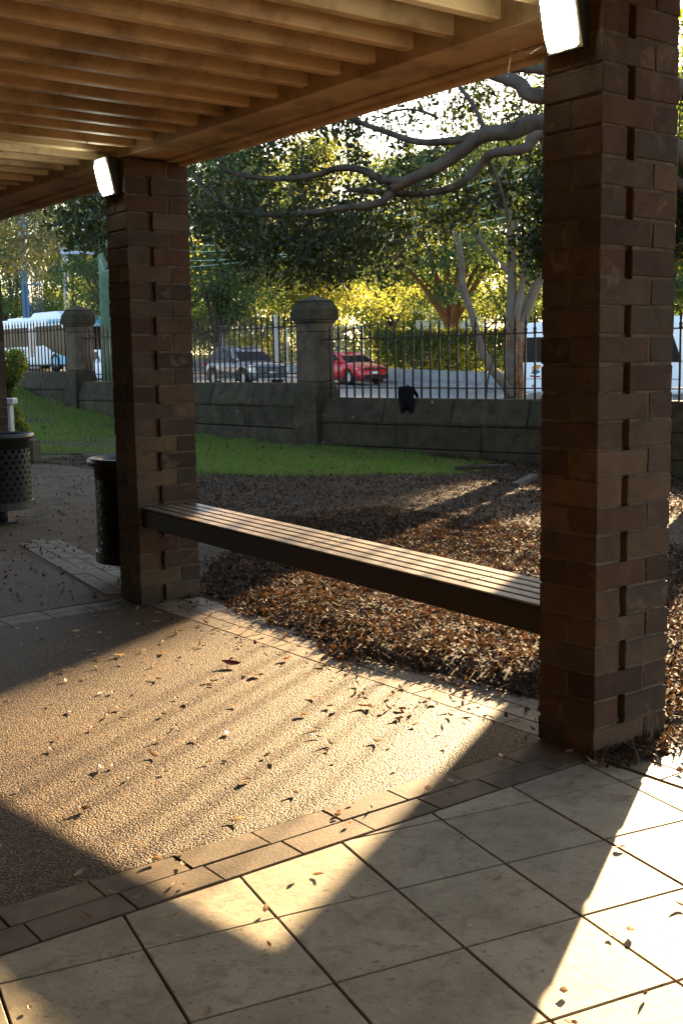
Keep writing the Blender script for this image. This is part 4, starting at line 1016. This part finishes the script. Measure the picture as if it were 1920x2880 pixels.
x, y = atg(1040, 61.0); big_tree('park_tree', 'red barked tree with a dark green crown behind the ivy hedge', x, y, 11.5, 6.4, .52, M['leaf_far'], M['bark_red'], 3.0, 110, 230, .24)
x, y = atg(742, 78.0); big_tree('park_tree', 'spreading sunlit yellow green tree with pale limbs behind the stone pier', x, y, 14, 8.5, .5, M['leaf_sunlit'], M['bark_red'], 2.8, 120, 230, .27)
x, y = atg(505, 70.0); big_tree('park_tree', 'green tree behind the dark car, crossed by overhead wires', x, y, 13, 7, .4, M['leaf_far'], M['bark'], 1.4, 120, 230, .25)
x, y = atg(600, 92.0); big_tree('park_tree', 'bright yellow green tree behind the chain link fence', x, y, 15, 9, .4, M['leaf_sunlit'], M['bark'], .8, 120, 220, .3)
x, y = atg(905, 95.0); big_tree('park_tree', 'yellow green tree beyond the pale shed', x, y, 15, 8, .4, M['leaf_sunlit'], M['bark'], 2.4, 110, 200, .3)
x, y = atg(1180, 74.0); big_tree('park_tree', 'yellow tinged tree behind the grey gum stems', x, y, 13, 7.5, .4, M['leaf_sunlit'], M['bark'], 2.2, 110, 220, .27)
x, y = atg(1330, 58.0); big_tree('park_tree', 'dark green tree behind the white minibus', x, y, 13, 7.0, .4, M['leaf_far'], M['bark'], 2.2, 110, 220, .25)
x, y = atg(40, 104.0); big_tree('park_tree', 'tall dark leafy tree behind the blue tower', x, y, 16, 8, .45, M['leaf_far'], M['bark'], 1.8, 120, 230, .28)
x, y = atg(225, 106.0); big_tree('park_tree', 'amber lit tree behind the slim pale pole', x, y, 15, 8, .4, M['leaf_sunlit'], M['bark'], 2.0, 110, 220, .3)
x, y = atg(268, 62.0); big_tree('park_tree', 'blue green tree hanging over the white hatchback', x, y, 9.5, 3.4, .3, M['leaf_far'], M['bark'], 3.0, 55, 170, .22)
x, y = atg(350, 72.0); big_tree('park_tree', 'mid green tree standing behind the far brick column', x, y, 13, 7, .35, M['leaf_far'], M['bark'], 1.6, 90, 200, .27)
# out of frame on the right: crowns that shade the garden, with a gap where the low sun comes in
for k, (x, y) in enumerate([(37, 28.7), (41, 32.2), (45, 34.4)]):
    big_tree('park_tree', 'broad dark tree beyond the road shading the garden', x, y, 13, 4.6, .4, M['leaf_far'], M['bark'], 2.4, 80, 190, .34, group=FT)
big_tree('park_tree', 'upright dense tree added out of view to block the low sun', 37, 25.6, 12.5, 1.9, .3, M['leaf_far'], M['bark'], 2.6, 90, 130, .3, flat=1.2)  # extra crown added to block sun from the mulch
# tree added unseen behind the near column to edge the sun patch
vt = big_tree('added_shade_tree', 'slender tree added behind the brick column for its shadow', 10.2, 8.42, 8.5, 2.0, .19, M['leaf_gum'], M['bark_gum'], 4.6, 40, 90, .13)
wb_ = thing('shrub', 'unseen rounded shrub added behind the brick column to shade the mulch', 'shrub', (8.15, 6.75, float(gh(8.15, 6.75))))  # hidden bush added to keep low sun off the mulch
cc = np.stack([rng.uniform(-.3, .3, 40), rng.uniform(-.3, .3, 40), rng.uniform(.25, 1.35, 40)], 1); C = clumps(cc, np.full(40, .20), 90, .8, .6)
obj('foliage', leaf_mesh('foliage', C, .08, .022, M['leaf_hedge']), wb_); MB().tube([(0, 0, -.1), (.05, 0, .9)], .04, 6).build('stem', M['bark'], wb_)
# near tree whose foliage hangs in from the left, behind the far column
nx, ny = 4.2, 19.5; nz = float(gh(nx, ny)); nt_ = thing('garden_tree', 'grey green small leaved tree overhanging the left end of the railing', 'tree', (nx, ny, nz)); NO = np.array([nx, ny, nz])
mb = MB(); limb(mb, [(-2.6, 2.0, -.2), (-2.5, 2.0, 1.8), (-2.0, 1.7, 3.0), (-1.2, 1.0, 3.8)], .16, .07, 9); limb(mb, [(-2.5, 2.0, 2.0), (-1.4, 1.6, 3.2), (-.3, .8, 4.0), (1.2, -.3, 4.4)], .08, .03, 7)
mb.build('trunk', M['bark'], nt_, True)
cc = []
while len(cc) < 300:
    x, y = rng.uniform(-120, 262), rng.uniform(330, 690)
    if y > np.interp(x, [-120, 0, 50, 90, 125, 200, 262], [660, 640, 610, 640, 560, 470, 470]): continue
    if x > 125 and y > 470: continue
    cc.append(at(x, y, rng.uniform(18, 22)))
cc = np.array(cc); C = clumps(cc, rng.uniform(.22, .42, len(cc)), 50, .8, .6)
M['leaf_grey'] = leafmat('grey_green_leaf', [(0, (.035, .05, .032)), (.6, (.06, .08, .05)), (1, (.13, .13, .06))], .3, (.3, .3, .05), .4, .5)
obj('crown', leaf_mesh('crown', C-NO, rng.uniform(.07, .12, len(C)), .016, M['leaf_grey'], -.4), nt_)
# dark fig spray hanging beside the far column
cc = []
while len(cc) < 46:
    x, y = rng.uniform(128, 275), rng.uniform(440, 590)
    if y < 590-np.interp(x, [128, 200, 260], [60, 90, 130])-60 or y > np.interp(x, [128, 170, 200, 230, 275], [510, 580, 560, 590, 600]): continue
    cc.append(at(x, y, rng.uniform(10.2, 11.6)))
cc = np.array(cc); C = clumps(cc, rng.uniform(.13, .25, len(cc)), 28, .9, .6)
o_ = obj('leaf_spray', leaf_mesh('leaf_spray', C-FO, rng.uniform(.06, .10, len(C)), .02, M['leaf_fig'], -.5), fig)
# far belt that closes the horizon
for k in range(22):
    xv = -150+95*k+rng.uniform(-30, 30); d = rng.uniform(125, 190); x, y = atg(xv, d)
    big_tree('distant_tree', 'green distant tree in the wooded belt beyond the park' if k % 3 else 'yellow tinged distant tree in the wooded belt beyond the park', x, y, rng.uniform(13, 17)*d/150, rng.uniform(9, 13), .5, M['leaf_far'] if k % 3 else M['leaf_sunlit'], M['bark'], .3, 80, 110, .62, group='green trees of the wooded belt' if k % 3 else 'yellow tinged trees of the wooded belt', flat=.6)
# hedge across the road
hg = thing('ivy_hedge', 'long clipped ivy hedge on the retaining wall across the road', 'hedge', (34.3, 31, float(gh(34.3, 31)))); HO = np.array(hg.location)
n_ = 48000; hy = rng.uniform(14, 43.4, n_); hx = 34.3+rng.uniform(-.42, .42, n_); hz = gh(34.3, hy)+.05+1.85*rng.random(n_)**.85
hz += np.where(rng.random(n_) < .08, .25*rng.random(n_), 0)
dens = np.interp(hy, [14, 20, 26, 31, 36, 40, 44], [1, .7, .55, .5, .55, .9, 1]); keep = rng.random(n_) < np.where((hz-gh(34.3, hy)) > 1.25, 1, dens)
C = np.stack([hx, hy, hz], 1)[keep]
obj('foliage', leaf_mesh('foliage', C-HO, rng.uniform(.12, .20, len(C)), .055, M['leaf_hedge'], -.3), hg)
mb = MB()
for y_ in np.arange(14.5, 43, .55): mb.tube([(0, y_-HO[1], float(gh(34.3, y_))-HO[2]), (rng.uniform(-.2, .2), y_-HO[1]+rng.uniform(-.2, .2), float(gh(34.3, y_))-HO[2]+1.6)], .02, 5)
mb.build('stems', M['bark'], hg)['kind'] = 'stuff'
x, y = atg(650, 66.0); bs = thing('bush', 'round sunlit bush behind the chain link fence', 'bush', (x, y, float(gh(x, y))))
C = clumps(np.stack([rng.normal(0, 1.1, 30), rng.normal(0, 1.4, 30), rng.uniform(.2, 1.5, 30)], 1), np.full(30, .7), 120, .7); obj('foliage', leaf_mesh('foliage', C, .16, .04, M['leaf_sunlit']), bs)
MB().tube([(0, 0, -.1), (.1, .1, 1.2)], .05, 6).build('stem', M['bark'], bs)
# clipped shrub by the left edge
q_ = at(14, 890, 16.5); z = float(gh(q_[0], q_[1])); sb = thing('clipped_shrub', 'clipped dark green shrub beside the white post', 'shrub', (q_[0], q_[1], z))
n_ = 5200; u = rng.random(n_); a = rng.uniform(0, 2*math.pi, n_); rr = (.17+.10*np.sin(u*9))*np.sqrt(rng.uniform(.3, 1, n_))*1.15
C = np.stack([rr*np.cos(a), rr*np.sin(a), .05+1.42*u], 1)
obj('foliage', leaf_mesh('foliage', C, rng.uniform(.05, .085, n_), .018, M['leaf_hedge'], -.1), sb)
MB().tube([(0, 0, -.1), (0, 0, 1.2)], .03, 6).build('stem', M['bark'], sb)

# ------------------------------------------------------------------ lawn
def inside(poly, x, y):
    r_ = np.zeros(len(x), bool); n_ = len(poly)
    for i in range(n_):
        (x1, y1), (x2, y2) = poly[i], poly[(i+1) % n_]
        c_ = ((y1 > y) != (y2 > y)) & (x < (x2-x1)*(y-y1)/(y2-y1+1e-12)+x1); r_ ^= c_
    return r_
LAWN = [(3.75, 8.9), (4.45, 7.85), (5.45, 6.95), (6.7, 7.4), (7.9, 8.6), (7.75, 10.5), (7.35, 12.0), (7.3, 14), (7.1, 19.5), (6.8, 25), (3.4, 25), (3.2, 17), (3.7, 13.5), (4.05, 12.2), (4.0, 11.0)]
def wob(x, y, f=1.3, s=0.): return np.sin(x*f*2.1+s)*np.cos(y*f*1.7+1.3*s)+.5*np.sin(x*f*5.3+y*f*3.1+s)
n_ = 150000; x = rng.uniform(3.0, 8.2, n_); y = rng.uniform(6.6, 25, n_)
keep = inside(LAWN, x+.18*wob(x, y, 2.), y+.25*wob(y, x, 1.6))
worn = smooth(-.3, .7, wob(x, y, .8, 2.)+.35*np.sin(x*1.7)) * smooth(10.8, 12.3, y) * (1-smooth(17.5, 21, y))   # trodden patch
keep &= rng.random(n_) > worn*.93
x, y = x[keep], y[keep]; n_ = len(x)
hb = rng.uniform(.035, .085, n_); C = np.stack([x, y, gh(x, y)-.02], 1)
a = rand_dirs(n_)*.55; a[:, 2] = 1; wv = rand_dirs(n_); wv[:, 2] = 0; wv /= np.linalg.norm(wv, axis=1, keepdims=True)
V = np.stack([C-wv*.004, C+wv*.004, C+a*hb[:, None]], 1).reshape(-1, 3)
tag(obj('grass', np_mesh('grass', V, np.arange(n_*3).reshape(-1, 3), M['grass'])), 'short green lawn grass in front of the stone wall', 'grass', kind='stuff')
# lawn soil sheet
xs = np.arange(3.0, 8.3, .1); ys = np.arange(6.6, 25.2, .1); X_, Y_ = np.meshgrid(xs, ys)
msk = inside(LAWN, (X_+.18*wob(X_, Y_, 2.)).ravel(), (Y_+.25*wob(Y_, X_, 1.6)).ravel()).reshape(X_.shape)
V = np.stack([X_, Y_, gh(X_, Y_)-.012], -1).reshape(-1, 3); nx_ = len(xs)
i = (np.arange(len(ys)-1)[:, None]*nx_+np.arange(nx_-1)[None]); cm = msk[:-1, :-1] & msk[1:, 1:] & msk[1:, :-1] & msk[:-1, 1:]
i = i[cm]; tag(obj('lawn', np_mesh('lawn', V, np.stack([i, i+1, i+nx_+1, i+nx_], -1), M['lawn_soil'], True)), kind='structure')

# ------------------------------------------------------------------ mulch chips and leaf litter
def edge_x(y): return np.interp(y, [0, .53, .98, 1.3, 1.47, 1.8, 2.3, 2.72, 3.0, 3.3, 4.2, 6.5, 9.], [.36, .33, .25, .17, .14, .24, .27, .32, .42, .55, 1.3, 2.4, 3.2])
def mound(x, y):
    e = x-edge_x(y); m1 = np.exp(-((x-.50)/.30)**2-((y-1.45)/.45)**2)*.032+np.exp(-((x-.75)/.35)**2-((y-2.2)/.5)**2)*.022+np.exp(-((x-.55)/.3)**2-((y-.85)/.3)**2)*.03
    return (m1+.018*np.abs(wob(x, y, 2.6))+.012*np.abs(wob(x, y, 6.1, 1.)))*smooth(-.02, .22, e)*(y < 4.5)+.012*np.abs(wob(x, y, 1.6))*(y >= 4.5)
def chips(name, label, cat, x, y, z, Lr, Wr, mat, tilt=.35):
    n_ = len(x); a = rand_dirs(n_); a[:, 2] *= tilt; a /= np.linalg.norm(a, axis=1, keepdims=True)
    C = np.stack([x, y, z], 1); up_ = rand_dirs(n_)*tilt; up_[:, 2] = 1
    b_ = np.cross(up_, a); b_ /= np.linalg.norm(b_, axis=1, keepdims=True); nn = np.cross(a, b_)
    L = rng.uniform(*Lr, n_)[:, None]; W_ = rng.uniform(*Wr, n_)[:, None]; cu = rng.uniform(-.10, .28, n_)[:, None]*L
    V = np.stack([C-a*L*.5+nn*cu, C-b_*W_, C+b_*W_, C+a*L*.5+nn*cu], 1).reshape(-1, 3); i = np.arange(n_)*4
    F = np.stack([np.stack([i, i+1, i+2], 1), np.stack([i+1, i+3, i+2], 1)], 1).reshape(-1, 3)
    return tag(obj(name, np_mesh(name, V, F, mat)), label, cat, kind='stuff')
xs = np.arange(.1, 9.2, .04); ys = np.arange(-.0, 12.6, .05); X_, Y_ = np.meshgrid(xs, ys)      # mulch bed sheet
msk = (X_ > edge_x(Y_)+.02) & ~inside([(p[0]+.15, p[1]+.3) for p in LAWN], X_.ravel(), Y_.ravel()).reshape(X_.shape)
V = np.stack([X_, Y_, gh(X_, Y_)-.006+mound(X_, Y_)*.8], -1).reshape(-1, 3); nx_ = len(xs)
i = (np.arange(len(ys)-1)[:, None]*nx_+np.arange(nx_-1)[None]); cm = msk[:-1, :-1] & msk[1:, 1:] & msk[1:, :-1] & msk[:-1, 1:]; i = i[cm]
tag(obj('mulch_bed', np_mesh('mulch_bed', V, np.stack([i, i+1, i+nx_+1, i+nx_], -1), M['dirt'], True)), kind='structure')
n_ = 70000; x = rng.uniform(.1, 3.4, n_); y = rng.uniform(.05, 5.2, n_); k_ = (x > edge_x(y)+.06*wob(x, y, 6.)) ; x, y = x[k_], y[k_]
chips('leaf_mulch', 'deep brown leaf and bark mulch under and behind the bench', 'mulch', x, y, gh(x, y)+mound(x, y)+rng.uniform(0, .018, len(x)), (.015, .060), (.003, .009), M['chips'], .5)
n_ = 70000; x = rng.uniform(.8, 9.0, n_); y = rng.uniform(3.0, 12.4, n_); k_ = (x > edge_x(y)+.25*wob(x, y, 1.4)) & ~inside([(p[0]+.1, p[1]+.25) for p in LAWN], x+.15*wob(x, y, 2.2), y); x, y = x[k_], y[k_]
chips('bark_mulch', 'grey brown bark chip mulch between the bench and the lawn', 'mulch', x, y, gh(x, y)+mound(x, y)+rng.uniform(0, .012, len(x)), (.02, .075), (.004, .010), M['chips'], .35)
n_ = 16000; x = rng.uniform(.75, 4.5, n_); y = rng.uniform(-3, .3, n_)
k_ = x > .50+.1*wob(x, y, 3.)
chips('leaf_litter', 'brown leaf litter on the ground outside the column and tiles', 'leaf litter', x[k_], y[k_], gh(x, y)[k_]-.005+rng.uniform(0, .03, n_)[k_], (.03, .09), (.007, .016), M['chips'], .5)
n_ = 5200; x = rng.uniform(-1.5, 3.6, n_); y = 3.3+9.5*rng.random(n_)**1.1; k_ = (x < edge_x(y)+.4)
chips('path_litter', 'small dark seeds and twigs scattered over the concrete path', 'litter', x[k_], y[k_], np.full(k_.sum(), .001)+rng.uniform(0, .006, k_.sum()), (.012, .05), (.004, .010), M['chips'], .5)
n_ = 700; x = rng.uniform(-.25, .40, n_); y = rng.uniform(.2, 3.1, n_); k_ = rng.random(n_) < smooth(-.3, .3, x)
chips('border_litter', 'leaf scraps strewn on the brick border below the bench', 'leaf litter', x[k_], y[k_], np.full(k_.sum(), .004)+rng.uniform(0, .006, k_.sum()), (.015, .055), (.003, .009), M['chips'], .6)
n_ = 420; x = rng.uniform(-.05, .5, n_); y = rng.uniform(-.10, .02, n_)-.02
chips('base_litter', 'twigs and leaf scraps swept against the column base', 'leaf litter', x, y, np.full(n_, .003)+rng.uniform(0, .02, n_), (.02, .09), (.002, .006), M['chips'], .5)
n_ = 2600; x = rng.uniform(.15, 4.5, n_); y = rng.uniform(.3, 8, n_); k_ = x > edge_x(y)-.05; x, y = x[k_], y[k_]
chips('twigs', 'thin broken twigs and leaf stalks lying over the mulch', 'twigs', x, y, gh(x, y)+mound(x, y)+.016, (.06, .20), (.0012, .0028), M['chips'], .3)
n_ = 900; x = rng.uniform(.12, 1.6, n_); y = rng.uniform(.3, 3.4, n_); k_ = x > edge_x(y)-.02+.05*wob(x, y, 7.); x, y = x[k_], y[k_]
chips('curled_leaves', 'larger curled dry leaves heaped along the edge of the mulch', 'leaf litter', x, y, gh(x, y)+mound(x, y)+rng.uniform(.004, .016, len(x)), (.04, .085), (.007, .014), M['chips'], .5)
n_ = 1100; x = rng.uniform(3.4, 7.8, n_); y = rng.uniform(6.8, 20, n_); k_ = rng.random(n_) < .35+.65*(wob(x, y, 1.1, 3.) > .4)
chips('lawn_litter', 'dry leaf scraps scattered through the lawn', 'leaf litter', x[k_], y[k_], gh(x, y)[k_]+.03+rng.uniform(0, .03, k_.sum()), (.03, .10), (.008, .018), M['chips'], .5)
# single fallen leaves
def leaf_variant(L, W, curl, twist):
    V = []; F = []; n_ = 7
    for i in range(n_):
        t = i/(n_-1); w_ = W*math.sin(math.pi*min(.985, .04+.95*t))**.8; x = L*(t-.5)
        z = curl*L*(t-.5)**2*4*.25; tw = twist*(t-.5)
        for s_ in (-1, 0, 1): V.append((x, s_*w_*math.cos(tw), z+abs(s_)*w_*.45+s_*w_*math.sin(tw)))
    for i in range(n_-1):
        for q_ in range(2): a = i*3+q_; F.append((a, a+1, a+4, a+3))
    me = MB().add(V, F).mesh('fallen_leaf', M['dryleaf'], True); return me
LV = [leaf_variant(*p) for p in ((.075, .014, .6, .8), (.06, .012, .3, -.6), (.09, .011, .5, .3), (.05, .016, .8, .5), (.07, .017, .2, 1.2))]
def drop(x, y, label, group, sc=1., me=None):
    o_ = obj('fallen_leaf', me or random.choice(LV), None, (x, y, .004), (random.uniform(-.25, .25), random.uniform(-.2, .2), random.uniform(0, 6.28)))
    s_ = sc*random.uniform(.40, 1.0)**1.0*.85; o_.scale = (s_, s_*random.uniform(.8, 1.3), s_*random.uniform(.7, 1.6))
    return tag(o_, label, 'leaf', group)
k = 0
while k < 190:
    x, y = random.uniform(-2.2, 0), random.uniform(.22, 3.0)
    if random.random() > .35+.65*(x+2.2)/2.2: continue
    drop(x, y, 'dry brown leaf lying on the pebbled aggregate paving', 'leaves on the aggregate paving', .8); k += 1
for k in range(46): drop(random.uniform(-2.2, -.05), random.uniform(-1.5, -.03), 'dry brown leaf lying on the pale floor tiles', 'leaves on the floor tiles', .75)
for k in range(26): drop(random.uniform(-2.4, .0), random.uniform(.02, .2), 'dry brown leaf lying on the brick strip beside the tiles', 'leaves on the brick strip', .7)
for k in range(24): drop(random.uniform(.05, .45), random.uniform(-1.6, -.05), 'dry brown leaf lying on the pavers outside the tiles', 'leaves on the outer pavers', .9)
o_ = obj('fallen_leaf', leaf_variant(.085, .014, .5, .5), None, (-.28, 1.66, .010), (.5, .1, R(-50))); o_.data.materials[0] = M['redleaf']; tag(o_, 'dark red leaf lying alone on the aggregate near the brick border', 'leaf')
# old timber edging lying on the mulch
a, b_ = np.array([6.05, 6.05]), np.array([7.5, 6.35])
lg = MB().box(-.62, .62, -.045, .045, -.03, .03).build('timber_edging', M['stick'], bevel=.008, loc=(*at(1205, 1120, 11.6)[:2], .0), rot=(0, .02, R(35))); tag(lg, 'weathered grey timber length lying on the bark mulch', 'timber')
lg = MB().tube([(-.35, 0, .03), (0, .03, .035), (.33, 0, .03)], [.02, .03, .02], 7).build('stick', M['stick'], smooth_=True, loc=(*at(1110, 1088, 13.2)[:2], -.03), rot=(0, 0, R(-20))); tag(lg, 'short grey stick at the lawn edge', 'stick')
# cobwebs by the near lamp
M['web'] = simple('cobweb', (.6, .55, .48), .6)
cw = MB(); L0 = np.array([-.16, .19, 2.20])
for k in range(7):
    a = L0+rng.normal(size=3)*np.array([.03, .02, .06]); b_ = np.array([.02+rng.uniform(-.05, .25), .35+rng.uniform(-.05, .25), 2.25-rng.uniform(0, .02)]) if k < 4 else a+rng.normal(size=3)*.07+np.array([0, .05, -.03])
    m1 = (a+b_)/2+np.array([0, 0, -.03])+rng.normal(size=3)*.01
    cw.tube([tuple(a), tuple(m1), tuple(b_)], .00018, 3, False)
tag(cw.build('cobweb', M['web']), 'wispy cobweb strung from the roof beam to the lamp', 'cobweb')
